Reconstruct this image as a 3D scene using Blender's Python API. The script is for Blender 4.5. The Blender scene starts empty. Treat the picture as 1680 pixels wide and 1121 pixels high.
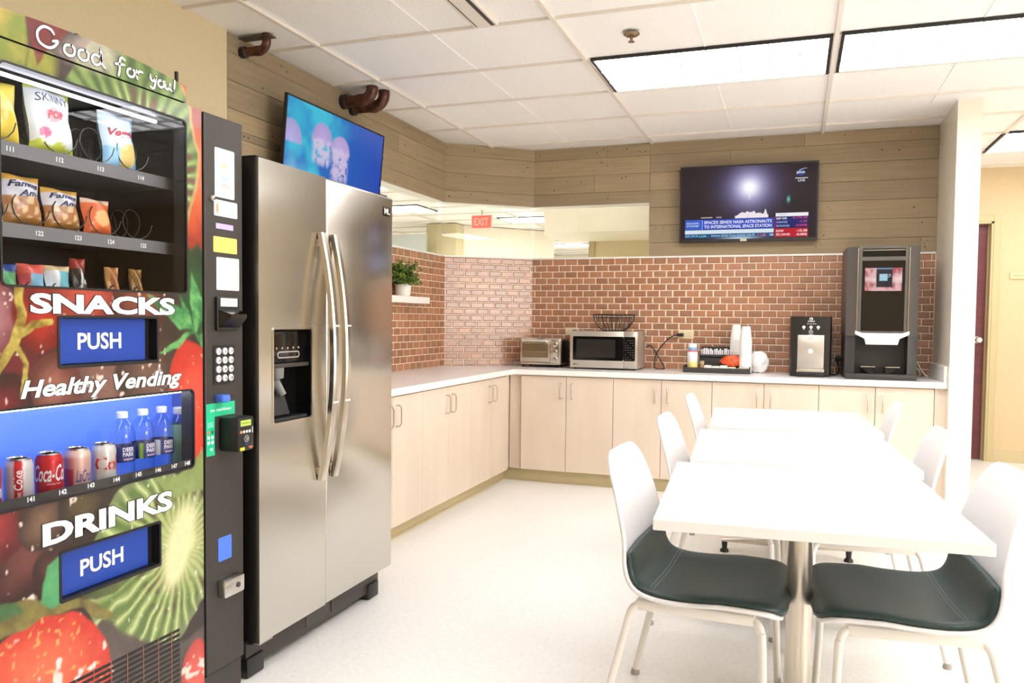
import bpy, bmesh, math, random
import numpy as np
from mathutils import Vector, Matrix

random.seed(7)
rng = np.random.default_rng(7)
scene = bpy.context.scene
COL = scene.collection
PI = math.pi

# ------------------------------------------------------------------ camera
IMG_W, IMG_H = 1680, 1121
CAM_F, CAM_CX, CAM_CY = 1323.86, 837.67, 579.88
CAM_H, CAM_PITCH, CAM_ROLL, CAM_YAW = 1.23924, 0.04157, -0.01026, 0.3384
cy_, sy_ = math.cos(CAM_YAW), math.sin(CAM_YAW)
Fv = Vector((-sy_, cy_, 0)); Rv = Vector((cy_, sy_, 0)); Uv = Vector((0, 0, 1))
F2 = Fv * math.cos(CAM_PITCH) - Uv * math.sin(CAM_PITCH)
U2 = Uv * math.cos(CAM_PITCH) + Fv * math.sin(CAM_PITCH)
R3 = Rv * math.cos(CAM_ROLL) - U2 * math.sin(CAM_ROLL)
U3 = U2 * math.cos(CAM_ROLL) + Rv * math.sin(CAM_ROLL)
camd = bpy.data.cameras.new('camera')
camd.sensor_fit = 'HORIZONTAL'; camd.sensor_width = 36.0
camd.lens = CAM_F / IMG_W * 36.0
camd.shift_x = (IMG_W / 2 - CAM_CX) / IMG_W
camd.shift_y = (CAM_CY - IMG_H / 2) / IMG_W
camd.clip_start = 0.05; camd.clip_end = 100
cam = bpy.data.objects.new('camera', camd); COL.objects.link(cam)
cam.matrix_world = Matrix(((R3.x, U3.x, -F2.x, 0), (R3.y, U3.y, -F2.y, 0), (R3.z, U3.z, -F2.z, CAM_H), (0, 0, 0, 1)))
scene.camera = cam

# ------------------------------------------------------------------ exposure and daylight
vs = scene.view_settings
vs.view_transform = 'Standard'; vs.look = 'None'; vs.exposure = 0.42; vs.gamma = 1.0; vs.use_curve_mapping = False
world = bpy.data.worlds.new('world'); scene.world = world
world.use_nodes = True
bg = world.node_tree.nodes['Background']
bg.inputs[0].default_value = (1.0, 0.97, 0.93, 1); bg.inputs[1].default_value = 0.6
LAMP = 9.0            # radiance of the ceiling light diffusers
LAMP_COL = (0.985, 0.985, 1.03)
scene.cycles.max_bounces = 10
scene.cycles.diffuse_bounces = 5
scene.cycles.glossy_bounces = 4
scene.cycles.transmission_bounces = 8
scene.cycles.transparent_max_bounces = 16
scene.cycles.caustics_reflective = False
scene.cycles.caustics_refractive = False
scene.cycles.sample_clamp_indirect = 8.0

# ------------------------------------------------------------------ helpers: colour, materials
def lin(c):
    return c / 12.92 if c <= 0.04045 else ((c + 0.055) / 1.055) ** 2.4
def rgb(r, g, b):
    return (lin(r / 255.0), lin(g / 255.0), lin(b / 255.0))
MATS = {}
def mat(name, color=(0.8, 0.8, 0.8), rough=0.5, metal=0.0, spec=None, emit=None, estr=0.0, coat=0.0, aniso=0.0):
    if name in MATS: return MATS[name]
    m = bpy.data.materials.new(name); m.use_nodes = True
    b = m.node_tree.nodes['Principled BSDF']
    b.inputs['Base Color'].default_value = (*color, 1)
    b.inputs['Roughness'].default_value = rough
    b.inputs['Metallic'].default_value = metal
    if spec is not None: b.inputs['Specular IOR Level'].default_value = spec
    if coat: b.inputs['Coat Weight'].default_value = coat; b.inputs['Coat Roughness'].default_value = 0.08
    if aniso: b.inputs['Anisotropic'].default_value = aniso
    if emit is not None:
        b.inputs['Emission Color'].default_value = (*emit, 1); b.inputs['Emission Strength'].default_value = estr
    MATS[name] = m
    return m
def nodes_of(m):
    return m.node_tree.nodes, m.node_tree.links, m.node_tree.nodes['Principled BSDF']
def col_mat(name, rough=0.5, metal=0.0, emit=0.0, coat=0.0, spec=None, noise=None, bump=None):
    """material whose colour is the mesh's own per-vertex print colour; noise = (scale xyz, amount)"""
    if name in MATS: return MATS[name]
    m = mat(name, rough=rough, metal=metal, coat=coat, spec=spec)
    N, L, b = nodes_of(m)
    a = N.new('ShaderNodeVertexColor'); a.layer_name = 'Col'
    src = a.outputs['Color']
    if noise:
        geo = N.new('ShaderNodeNewGeometry'); mp = N.new('ShaderNodeMapping')
        mp.inputs['Scale'].default_value = noise[0]
        nz = N.new('ShaderNodeTexNoise'); nz.inputs['Scale'].default_value = 1.0; nz.inputs['Detail'].default_value = 5; nz.inputs['Roughness'].default_value = 0.65
        L.new(geo.outputs['Position'], mp.inputs['Vector']); L.new(mp.outputs[0], nz.inputs['Vector'])
        mr = N.new('ShaderNodeMapRange'); mr.inputs['From Min'].default_value = 0.25; mr.inputs['From Max'].default_value = 0.75
        mr.inputs['To Min'].default_value = 1 - noise[1]; mr.inputs['To Max'].default_value = 1 + noise[1]
        L.new(nz.outputs[0], mr.inputs[0])
        mx = N.new('ShaderNodeVectorMath'); mx.operation = 'SCALE'
        L.new(src, mx.inputs[0]); L.new(mr.outputs[0], mx.inputs['Scale'])
        src = mx.outputs[0]
        if bump:
            bp = N.new('ShaderNodeBump'); bp.inputs['Strength'].default_value = bump; bp.inputs['Distance'].default_value = 0.004
            L.new(nz.outputs[0], bp.inputs['Height']); L.new(bp.outputs[0], b.inputs['Normal'])
    if emit:
        b.inputs['Base Color'].default_value = (0.01, 0.01, 0.01, 1)
        L.new(src, b.inputs['Emission Color']); b.inputs['Emission Strength'].default_value = emit
    else:
        L.new(src, b.inputs['Base Color'])
    return m
def noise_color(m, scale, c1, c2, detail=4, lo=0.35, hi=0.65, bump=0.0, dist=0.002, rough=None):
    N, L, b = nodes_of(m)
    geo = N.new('ShaderNodeNewGeometry'); mp = N.new('ShaderNodeMapping'); mp.inputs['Scale'].default_value = scale if hasattr(scale, '__len__') else (scale,) * 3
    nz = N.new('ShaderNodeTexNoise'); nz.inputs['Scale'].default_value = 1.0; nz.inputs['Detail'].default_value = detail
    L.new(geo.outputs['Position'], mp.inputs['Vector']); L.new(mp.outputs[0], nz.inputs['Vector'])
    cr = N.new('ShaderNodeValToRGB'); cr.color_ramp.elements[0].position = lo; cr.color_ramp.elements[1].position = hi
    cr.color_ramp.elements[0].color = (*c1, 1); cr.color_ramp.elements[1].color = (*c2, 1)
    L.new(nz.outputs[0], cr.inputs[0]); L.new(cr.outputs[0], b.inputs['Base Color'])
    if bump:
        bp = N.new('ShaderNodeBump'); bp.inputs['Strength'].default_value = bump; bp.inputs['Distance'].default_value = dist
        L.new(nz.outputs[0], bp.inputs['Height']); L.new(bp.outputs[0], b.inputs['Normal'])
    return m
def glass_mat(name, tint=(1, 1, 1), gloss=0.08, rough=0.0):
    """thin pane: clear with a fresnel sheen"""
    if name in MATS: return MATS[name]
    m = bpy.data.materials.new(name); m.use_nodes = True
    N, L = m.node_tree.nodes, m.node_tree.links; N.clear()
    out = N.new('ShaderNodeOutputMaterial'); tr = N.new('ShaderNodeBsdfTransparent'); gl = N.new('ShaderNodeBsdfGlossy')
    tr.inputs[0].default_value = (*tint, 1); gl.inputs['Roughness'].default_value = rough
    fr = N.new('ShaderNodeFresnel'); fr.inputs[0].default_value = 1.45
    mu = N.new('ShaderNodeMath'); mu.operation = 'MULTIPLY'; m2 = N.new('ShaderNodeMath'); m2.operation = 'MULTIPLY'; m2.inputs[1].default_value = gloss / 0.05
    mu.use_clamp = True
    mx = N.new('ShaderNodeMixShader'); ge = N.new('ShaderNodeNewGeometry'); fb_ = N.new('ShaderNodeMath'); fb_.operation = 'SUBTRACT'; fb_.inputs[0].default_value = 1.0
    L.new(ge.outputs['Backfacing'], fb_.inputs[1]); L.new(fb_.outputs[0], mu.inputs[1]); L.new(fr.outputs[0], m2.inputs[0]); L.new(m2.outputs[0], mu.inputs[0])
    L.new(mu.outputs[0], mx.inputs[0]); L.new(tr.outputs[0], mx.inputs[1]); L.new(gl.outputs[0], mx.inputs[2])
    L.new(mx.outputs[0], out.inputs[0])
    MATS[name] = m
    return m

# ------------------------------------------------------------------ helpers: meshes
_text_cache = {}
def text_shape(s, bold=0.0, shear=0.0, res=3):
    key = (s, bold, shear, res)
    if key in _text_cache: return _text_cache[key]
    cu = bpy.data.curves.new('lettering', 'FONT'); cu.body = s; cu.size = 1.0
    cu.offset = bold; cu.shear = shear; cu.resolution_u = res; cu.fill_mode = 'FRONT'
    ob = bpy.data.objects.new('lettering', cu); COL.objects.link(ob)
    dg = bpy.context.evaluated_depsgraph_get(); dg.update()
    me = ob.evaluated_get(dg).to_mesh()
    v = [(p.co.x, p.co.y) for p in me.vertices]; f = [tuple(p.vertices) for p in me.polygons]
    ob.evaluated_get(dg).to_mesh_clear()
    bpy.data.objects.remove(ob); bpy.data.curves.remove(cu)
    xs = [p[0] for p in v] or [0]; ys = [p[1] for p in v] or [0]
    r = (v, f, min(xs), max(xs), min(ys), max(ys))
    _text_cache[key] = r
    return r

def catmull(pts, n):
    P = [Vector(p) for p in pts]; out = []
    for i in range(len(P) - 1):
        p0 = P[max(i - 1, 0)]; p1 = P[i]; p2 = P[i + 1]; p3 = P[min(i + 2, len(P) - 1)]
        for k in range(n):
            t = k / n
            out.append(0.5 * ((2 * p1) + (p2 - p0) * t + (2 * p0 - 5 * p1 + 4 * p2 - p3) * t * t + (3 * p1 - p0 - 3 * p2 + p3) * t ** 3))
    out.append(P[-1]); return out

class B:
    """collects shapes into ONE mesh"""
    def __init__(s):
        s.v = []; s.f = []; s.mi = []; s.c = []; s.col = (0.8, 0.8, 0.8); s.m = 0; s.usecol = False
    def paint(s, *c):
        s.col = rgb(*c) if len(c) == 3 else c[0]; s.usecol = True; return s
    def add(s, vs, fs, cols=None):
        o = len(s.v)
        s.v.extend([tuple(p) for p in vs]); s.f.extend([tuple(i + o for i in f) for f in fs]); s.mi.extend([s.m] * len(fs))
        s.c.extend(cols if cols is not None else [s.col] * len(vs))
        if cols is not None: s.usecol = True
        return s
    def box(s, x0, x1, y0, y1, z0, z1, bev=0.0, seg=2, M=None):
        if x0 > x1: x0, x1 = x1, x0
        if y0 > y1: y0, y1 = y1, y0
        if z0 > z1: z0, z1 = z1, z0
        if bev <= 0:
            vs = [(x, y, z) for x in (x0, x1) for y in (y0, y1) for z in (z0, z1)]
            fs = [(0, 1, 3, 2), (4, 6, 7, 5), (0, 4, 5, 1), (2, 3, 7, 6), (0, 2, 6, 4), (1, 5, 7, 3)]
        else:
            bm = bmesh.new(); bmesh.ops.create_cube(bm, size=1.0)
            for p in bm.verts:
                p.co = Vector(((x0 + x1) / 2 + p.co.x * (x1 - x0), (y0 + y1) / 2 + p.co.y * (y1 - y0), (z0 + z1) / 2 + p.co.z * (z1 - z0)))
            bev = min(bev, 0.49 * min(x1 - x0, y1 - y0, z1 - z0))
            bmesh.ops.bevel(bm, geom=bm.edges[:], offset=bev, segments=seg, profile=0.5, affect='EDGES', clamp_overlap=True)
            bm.verts.index_update()
            vs = [tuple(p.co) for p in bm.verts]; fs = [tuple(q.index for q in f.verts) for f in bm.faces]; bm.free()
        if M is not None: vs = [tuple(M @ Vector(p)) for p in vs]
        return s.add(vs, fs)
    def tube(s, pts, r, n=8, closed=False, caps=True):
        P = [Vector(p) for p in pts]; k = len(P)
        rs = r if hasattr(r, '__len__') else [r] * k
        T = []
        for i in range(k):
            a = P[(i - 1) % k] if (closed or i > 0) else P[0]; b = P[(i + 1) % k] if (closed or i < k - 1) else P[-1]
            d = (b - a); T.append(d.normalized() if d.length > 1e-9 else Vector((0, 0, 1)))
        up = Vector((0, 0, 1)) if abs(T[0].z) < 0.9 else Vector((1, 0, 0))
        nrm = (up - T[0] * up.dot(T[0])).normalized(); vs = []
        for i in range(k):
            if i > 0:
                nrm = nrm - T[i] * nrm.dot(T[i])
                nrm = nrm.normalized() if nrm.length > 1e-6 else T[i].orthogonal().normalized()
            bn = T[i].cross(nrm)
            for j in range(n):
                a = 2 * PI * j / n
                vs.append(P[i] + (nrm * math.cos(a) + bn * math.sin(a)) * rs[i])
        fs = []
        for i in range(k if closed else k - 1):
            i2 = (i + 1) % k
            for j in range(n):
                j2 = (j + 1) % n
                fs.append((i * n + j, i * n + j2, i2 * n + j2, i2 * n + j))
        if caps and not closed:
            fs.append(tuple(range(n - 1, -1, -1))); fs.append(tuple((k - 1) * n + j for j in range(n)))
        return s.add(vs, fs)
    def lathe(s, prof, c=(0, 0, 0), n=24, axis='z', cols=None, M=None, cap=True):
        vs = []; cc = [] if cols else None
        for i, (r, h) in enumerate(prof):
            for j in range(n):
                a = 2 * PI * j / n; x, y = r * math.cos(a), r * math.sin(a)
                p = (x, y, h) if axis == 'z' else ((h, x, y) if axis == 'x' else (y, h, x))
                vs.append((c[0] + p[0], c[1] + p[1], c[2] + p[2]))
                if cols: cc.append(cols(i, a))
        fs = []
        for i in range(len(prof) - 1):
            for j in range(n):
                j2 = (j + 1) % n
                fs.append((i * n + j, i * n + j2, (i + 1) * n + j2, (i + 1) * n + j))
        if cap:
            if prof[0][0] > 1e-6: fs.append(tuple(range(n - 1, -1, -1)))
            if prof[-1][0] > 1e-6: fs.append(tuple((len(prof) - 1) * n + j for j in range(n)))
        if M is not None: vs = [tuple(M @ Vector(p)) for p in vs]
        return s.add(vs, fs, cc)
    def prism(s, poly, o, ux, uy, depth):
        """2-D polygon set on the plane o + ux*a + uy*b, thickened by the vector depth"""
        o, ux, uy, d = Vector(o), Vector(ux), Vector(uy), Vector(depth); n = len(poly)
        a = [o + ux * p[0] + uy * p[1] for p in poly]; b = [p + d for p in a]
        fs = [tuple(range(n)), tuple(range(2 * n - 1, n - 1, -1))] + [(i, i + n, (i + 1) % n + n, (i + 1) % n) for i in range(n)]
        return s.add(a + b, fs)
    def ring(s, outer, inner, o, ux, uy, depth):
        o, ux, uy, d = Vector(o), Vector(ux), Vector(uy), Vector(depth); n = len(outer)
        A = [o + ux * p[0] + uy * p[1] for p in outer]; I = [o + ux * p[0] + uy * p[1] for p in inner]
        vs = A + I + [p + d for p in A] + [p + d for p in I]; fs = []
        for i in range(n):
            j = (i + 1) % n
            fs += [(i, j, n + j, n + i), (2 * n + i, 3 * n + i, 3 * n + j, 2 * n + j), (i, 2 * n + i, 2 * n + j, j), (n + i, n + j, 3 * n + j, 3 * n + i)]
        return s.add(vs, fs)
    def grid(s, fn, nu, nv, colfn=None, wrap=False):
        vs = []; cc = [] if colfn else None
        for i in range(nu + 1):
            for j in range(nv + 1):
                vs.append(fn(i / nu, j / nv))
                if colfn: cc.append(colfn(i / nu, j / nv))
        fs = [(i * (nv + 1) + j, (i + 1) * (nv + 1) + j, (i + 1) * (nv + 1) + j + 1, i * (nv + 1) + j + 1) for i in range(nu) for j in range(nv)]
        return s.add(vs, fs, cc)
    def text(s, t, o, ux, uy, h, w=None, align='l', bold=0.0, shear=0.0, ref=None, thick=0.0006, fn=None, res=3, base=None):
        """lettering, cap height h (and total width w) on the plane o + ux*a + uy*b; ref = text whose box sets the scale"""
        v, f, x0, x1, y0, y1 = text_shape(t, bold, shear, res)
        if not v: return s
        if ref is not None: _, _, x0, x1, y0, y1 = text_shape(t, ref, shear, res)
        yb = 0.0 if base else y0
        sy = h / (0.729 if base else (y1 - y0)); sx = w / (x1 - x0) if w else sy
        W = (x1 - x0) * sx; off = {'l': 0, 'c': -W / 2, 'r': -W}[align]
        pts = [((p[0] - x0) * sx + off, (p[1] - yb) * sy) for p in v]
        if fn: return s.add([fn(*p) for p in pts], f)
        o, ux, uy = Vector(o), Vector(ux), Vector(uy); n = ux.cross(uy).normalized() * thick
        return s.add([o + ux * p[0] + uy * p[1] + n for p in pts], f)
    def stroke(s, pts, w, o, ux, uy, lift=0.0006):
        """brush stroke through 2-D points"""
        o, ux, uy = Vector(o), Vector(ux), Vector(uy); n = ux.cross(uy).normalized() * lift
        P = [Vector((p[0], p[1], 0)) for p in catmull([(a, b, 0) for a, b in pts], 6)]
        vs = []; k = len(P)
        for i in range(k):
            d = (P[min(i + 1, k - 1)] - P[max(i - 1, 0)]).normalized(); q = Vector((-d.y, d.x, 0)) * w / 2
            for e in (P[i] + q, P[i] - q): vs.append(o + ux * e.x + uy * e.y + n)
        s.add(vs, [(2 * i, 2 * i + 1, 2 * i + 3, 2 * i + 2) for i in range(k - 1)])
        for e in (P[0], P[-1]):
            c = [o + ux * (e.x + math.cos(2 * PI * j / 10) * w / 2) + uy * (e.y + math.sin(2 * PI * j / 10) * w / 2) + n for j in range(10)]
            s.add(c, [tuple(range(10))])
        return s
    def obj(s, name, m, parent=None, smooth=40, kind=None):
        me = bpy.data.meshes.new(name)
        me.from_pydata(s.v, [], s.f); me.validate(clean_customdata=False) if False else None
        for q in (m if isinstance(m, (list, tuple)) else [m]): me.materials.append(q)
        if any(s.mi): me.polygons.foreach_set('material_index', s.mi)
        if s.usecol:
            a = me.color_attributes.new('Col', 'FLOAT_COLOR', 'POINT')
            arr = np.ones((len(s.v), 4), np.float32); arr[:, :3] = np.array(s.c, np.float32)
            a.data.foreach_set('color', arr.ravel())
        me.update()
        if smooth:
            me.polygons.foreach_set('use_smooth', [True] * len(me.polygons))
            me.set_sharp_from_angle(angle=math.radians(smooth))
        o = bpy.data.objects.new(name, me); COL.objects.link(o)
        if parent is not None:
            o.parent = parent
            o.matrix_parent_inverse = PINV[parent.name]
            PINV[o.name] = PINV[parent.name] if parent.type == 'EMPTY' else Matrix.Identity(4)
            if parent.type != 'EMPTY': o.matrix_parent_inverse = Matrix.Identity(4)
        else:
            PINV[o.name] = Matrix.Identity(4)
        if kind: o['kind'] = kind
        return o
PINV = {}
def tag(o, label, cat, group=None):
    o['label'] = label; o['category'] = cat
    if group: o['group'] = group
    return o
def thing(name, label, cat, loc=(0, 0, 0), group=None):
    o = bpy.data.objects.new(name, None); COL.objects.link(o)
    o.location = loc; o.empty_display_size = 0.1
    PINV[o.name] = Matrix.Translation(Vector(loc)).inverted()
    return tag(o, label, cat, group)
def copy_tree(o, parent=None):
    c = o.copy(); COL.objects.link(c)
    if parent is not None: c.parent = parent; c.matrix_parent_inverse = o.matrix_parent_inverse.copy()
    for ch in list(o.children): copy_tree(ch, c)
    return c
def place(proto, loc, rotz, label, first):
    o = proto if first else copy_tree(proto)
    o.location = loc; o.rotation_euler = (0, 0, rotz); o['label'] = label
    return o
def rrect(x0, x1, y0, y1, r, n=5):
    out = []
    for cx, cy, a0 in ((x1 - r, y1 - r, 0), (x0 + r, y1 - r, 90), (x0 + r, y0 + r, 180), (x1 - r, y0 + r, 270)):
        for k in range(n + 1):
            a = math.radians(a0 + 90 * k / n); out.append((cx + r * math.cos(a), cy + r * math.sin(a)))
    return out
def holes(x0, x1, y0, y1, hs):
    """rectangles that cover a panel around rectangular holes"""
    xs = sorted({x0, x1, *[h[0] for h in hs], *[h[1] for h in hs]}); xs = [x for x in xs if x0 <= x <= x1]
    out = []
    for a, b in zip(xs, xs[1:]):
        cuts = sorted([(h[2], h[3]) for h in hs if h[0] <= a + 1e-9 and h[1] >= b - 1e-9]); y = y0
        for c, d in cuts:
            if c > y: out.append((a, b, y, c))
            y = max(y, d)
        if y < y1: out.append((a, b, y, y1))
    return out
# ------------------------------------------------------------------ measures of the place (metres)
XW, YW = -2.668, 6.417            # left wall, back wall
C1, C2 = 5.933, -2.069            # ends of the slanted corner wall
ZC, ZG0, ZG1 = 2.632, 1.752, 2.173  # ceiling, glazing bottom and top
PX0, PX1, PY = 0.928, 1.0645, 5.735  # stub wall right of the counter
XR, YN, YF = 6.2, -4.5, 8.3       # right wall, wall behind, door wall
CT = 0.864                        # worktop height
WOOD_Y0, GL_Y0, GL_X1 = 3.315, 4.45, -1.105

m_floor = noise_color(mat('floor_vinyl', rough=0.38), 55, rgb(239, 236, 229), rgb(247, 245, 240), detail=6, lo=0.3, hi=0.62)
m_paint = noise_color(mat('beige_paint', rough=0.7), 60, rgb(212, 194, 156), rgb(215, 197, 160), bump=0.03)
m_paint_l = noise_color(mat('cream_paint', rough=0.6), 60, rgb(240, 232, 212), rgb(244, 237, 219), bump=0.04)
m_paint_t = noise_color(mat('tan_corridor_paint', rough=0.7), 60, rgb(212, 188, 148), rgb(218, 195, 155))
m_paint_h = noise_color(mat('tan_paint', rough=0.7), 50, rgb(226, 208, 172), rgb(232, 215, 180))
m_white = mat('white_trim', rgb(243, 239, 230), 0.45)
m_base = mat('olive_baseboard_vinyl', rgb(206, 190, 148), 0.45)
m_wood = col_mat('weathered_planks', rough=0.75, noise=((2.2, 2.2, 55), 0.16), bump=0.25)
m_tile = col_mat('glazed_tile', rough=0.26, spec=0.9, noise=((9, 9, 9), 0.10))
m_grout = mat('tile_grout', rgb(250, 238, 216), 0.3, spec=0.9)
m_black = mat('black_plastic', rgb(24, 23, 22), 0.4)
m_glass = glass_mat('clear_glass', (0.97, 0.98, 0.95), 0.06)
m_ctile = noise_color(mat('ceiling_tile', rough=0.9), 160, rgb(232, 225, 216), rgb(252, 249, 245), detail=3, lo=0.3, hi=0.5, bump=0.3, dist=0.003)
m_tbar = mat('ceiling_bar', rgb(230, 221, 209), 0.6)
m_lamp = mat('light_diffuser', (0.9, 0.9, 0.9), 0.5, emit=LAMP_COL, estr=LAMP)
m_sky = mat('unseen_bright_window', (0.8, 0.8, 0.8), 0.5, emit=(1.0, 0.98, 0.95), estr=11.0)
m_chrome = mat('chrome', rgb(205, 203, 198), 0.18, 1.0)
m_brown = noise_color(mat('brown_copper_pipe', rough=0.35, metal=0.4), 30, rgb(66, 38, 27), rgb(108, 70, 52))

# floor and ceiling
B().box(-7, XR + 0.2, YN - 0.1, 17, -0.12, 0).obj('floor', m_floor, kind='structure', smooth=0)
B().box(-7, XR + 0.2, YN - 0.1, 17, ZC + 0.012, ZC + 0.15).obj('ceiling', m_ctile, kind='structure', smooth=0)
GX = [-2.345 + 1.252 * k for k in range(-3, 8)]; GY = [3.64 + 0.6295 * k for k in range(-13, 21)]
g = B()
for x in GX: g.box(x - 0.011, x + 0.011, YN, 16.9, ZC - 0.004, ZC + 0.014)
for y in GY: g.box(-6.9, XR, y - 0.005, y + 0.005, ZC - 0.0012, ZC + 0.014)
g.obj('trim_1', m_tbar, kind='structure', smooth=0)
g = B()                                   # shallow score line across the middle of each tile
for x in GX: g.box(x + 0.623, x + 0.629, YN, YF, ZC + 0.0085, ZC + 0.013)
g.obj('trim_2', mat('score_line', rgb(252, 250, 247), 0.8), kind='structure', smooth=0)

# ---- wall frames: (origin, direction along the wall, normal towards the room)
class Frame:
    def __init__(s, o, d, n): s.o = Vector(o); s.d = Vector(d).normalized(); s.n = Vector(n).normalized()
    def p(s, a, z, t=0): q = s.o + s.d * a + s.n * t; return (q.x, q.y, z)
F_L = Frame((XW, 0, 0), (0, 1, 0), (1, 0, 0))
ch = Vector((C2 - XW, YW - C1, 0)); CHL = ch.length; chd = ch.normalized()
F_C = Frame((XW, C1, 0), chd, (chd.y, -chd.x, 0))
F_B = Frame((C2, YW, 0), (1, 0, 0), (0, -1, 0))
def wbox(b, F, a0, a1, z0, z1, t0, t1):
    vs = [F.p(a, z, t) for a in (a0, a1) for t in (t0, t1) for z in (z0, z1)]
    return b.add(vs, [(0, 1, 3, 2), (4, 6, 7, 5), (0, 4, 5, 1), (2, 3, 7, 6), (0, 2, 6, 4), (1, 5, 7, 3)])
def plank_panel(b, F, a0, a1, z0, z1, seed, cols):
    r = random.Random(seed); ph = 0.1375; k0 = math.floor((z0 - 0.07) / ph)
    z = k0 * ph + 0.07
    while z < z1:
        lo, hi = max(z, z0), min(z + ph, z1)
        if hi - lo > 0.004:
            a = a0 - r.uniform(0, 1.4)
            while a < a1:
                L = r.uniform(1.0, 2.3); s, e = max(a, a0), min(a + L, a1)
                if e - s > 0.01:
                    c = r.choice(cols); k = r.uniform(0.94, 1.06); c = (c[0] * k * 0.93, c[1] * k * 0.96, c[2] * k * 0.93)
                    b.paint(tuple(c)); t = 0.012 + r.uniform(0, 0.0025); gp = 0.0007
                    # bevelled board
                    vs = [F.p(s + gp, lo + gp, 0), F.p(e - gp, lo + gp, 0), F.p(e - gp, hi - gp, 0), F.p(s + gp, hi - gp, 0)]
                    q = 0.002
                    vs += [F.p(s + gp, lo + gp, t - q), F.p(e - gp, lo + gp, t - q), F.p(e - gp, hi - gp, t - q), F.p(s + gp, hi - gp, t - q)]
                    vs += [F.p(s + gp + q, lo + gp + q, t), F.p(e - gp - q, lo + gp + q, t), F.p(e - gp - q, hi - gp - q, t), F.p(s + gp + q, hi - gp - q, t)]
                    b.add(vs, [(0, 1, 5, 4), (1, 2, 6, 5), (2, 3, 7, 6), (3, 0, 4, 7), (4, 5, 9, 8), (5, 6, 10, 9), (6, 7, 11, 10), (7, 4, 8, 11), (8, 9, 10, 11)])
                    # nail holes
                    b.paint(58, 44, 32)
                    for _ in range(r.randint(1, 5)):
                        na, nz = r.uniform(s + 0.02, e - 0.02) if e - s > 0.05 else (s + e) / 2, r.uniform(lo + 0.02, hi - 0.02) if hi - lo > 0.05 else (lo + hi) / 2
                        rr = r.uniform(0.003, 0.006)
                        b.add([F.p(na + math.cos(j * PI / 4) * rr, nz + math.sin(j * PI / 4) * rr, t + 0.0004) for j in range(8)], [tuple(range(8))])
                a += L
        z += ph
WOODC = [rgb(168, 145, 115), rgb(162, 140, 111), rgb(173, 150, 119), rgb(154, 134, 108), rgb(166, 144, 115), rgb(159, 139, 112)]
def tile_panel(b, F, a0, a1, z0, z1, seed, off=0.0):
    r = random.Random(seed); th, tw, gp = (z1 - z0) / 17.0, 0.1035, 0.0034; row = 0
    z = z0
    while z < z1 - 0.002:
        a = a0 - tw * (0.5 if row % 2 else 0.0) - off
        while a < a1:
            s, e = max(a, a0) + gp / 2, min(a + tw, a1) - gp / 2; lo, hi = z + gp / 2, min(z + th, z1) - gp / 2
            if e - s > 0.006:
                c = rgb(172, 122, 90); k = r.uniform(0.85, 1.16); h = r.uniform(-0.05, 0.05)
                b.paint((c[0] * k * (1 + h), c[1] * k, c[2] * k * (1 - h)))
                q, t0, t = min(0.007, (e - s) / 3), 0.005, 0.0085
                vs = []
                for tt, dd in ((0, 0), (t0, 0.0005), (t, q)):
                    vs += [F.p(s + dd, lo + dd, tt), F.p(e - dd, lo + dd, tt), F.p(e - dd, hi - dd, tt), F.p(s + dd, hi - dd, tt)]
                fs = []
                for L0 in (0, 4):
                    for i in range(4): fs.append((L0 + i, L0 + (i + 1) % 4, L0 + 4 + (i + 1) % 4, L0 + 4 + i))
                b.add(vs, fs + [(8, 9, 10, 11)])
            a += tw
        z += th; row += 1

TH = 0.12   # wall thickness
# left wall: beige run behind the vending machine, then planks, glazing, tile
B().box(XW - TH, XW + 0.012, YN, WOOD_Y0, 0, ZC + 0.012).obj('wall_left', m_paint, kind='structure', smooth=0)
b = B(); wbox(b, F_L, WOOD_Y0, C1, ZG1, ZC + 0.012, -TH, 0); wbox(b, F_L, WOOD_Y0, GL_Y0, 0, ZG1, -TH, 0); wbox(b, F_L, GL_Y0, C1, 0, ZG0 - 0.004, -TH, 0)
wbox(b, F_C, 0, CHL, ZG1, ZC + 0.012, -TH, 0); wbox(b, F_C, 0, CHL, 0, ZG0 - 0.004, -TH, 0)
b.obj('wall_corner', m_paint_l, kind='structure', smooth=0)
b = B(); wbox(b, F_B, 0, GL_X1 - C2, ZG1, ZC + 0.012, -TH, 0); wbox(b, F_B, 0, GL_X1 - C2, 0, ZG0 - 0.004, -TH, 0); wbox(b, F_B, GL_X1 - C2, PX0 - C2, 0, ZC + 0.012, -TH, 0)
b.obj('wall_back', m_paint_l, kind='structure', smooth=0)
b = B()
plank_panel(b, F_L, WOOD_Y0, C1, ZG1, ZC + 0.006, 3, WOODC); plank_panel(b, F_L, WOOD_Y0, GL_Y0, 1.2, ZG1, 4, WOODC)
b.obj('wall_left_planks', m_wood, kind='structure', smooth=0)
b = B(); plank_panel(b, F_C, 0.0, CHL, ZG1, ZC + 0.006, 5, WOODC); b.obj('wall_corner_planks', m_wood, kind='structure', smooth=0)
b = B(); plank_panel(b, F_B, 0, GL_X1 - C2, ZG1, ZC + 0.006, 6, WOODC); plank_panel(b, F_B, GL_X1 - C2, PX0 - C2, ZG0, ZC + 0.006, 8, WOODC)
b.obj('wall_back_planks', m_wood, kind='structure', smooth=0)
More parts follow.
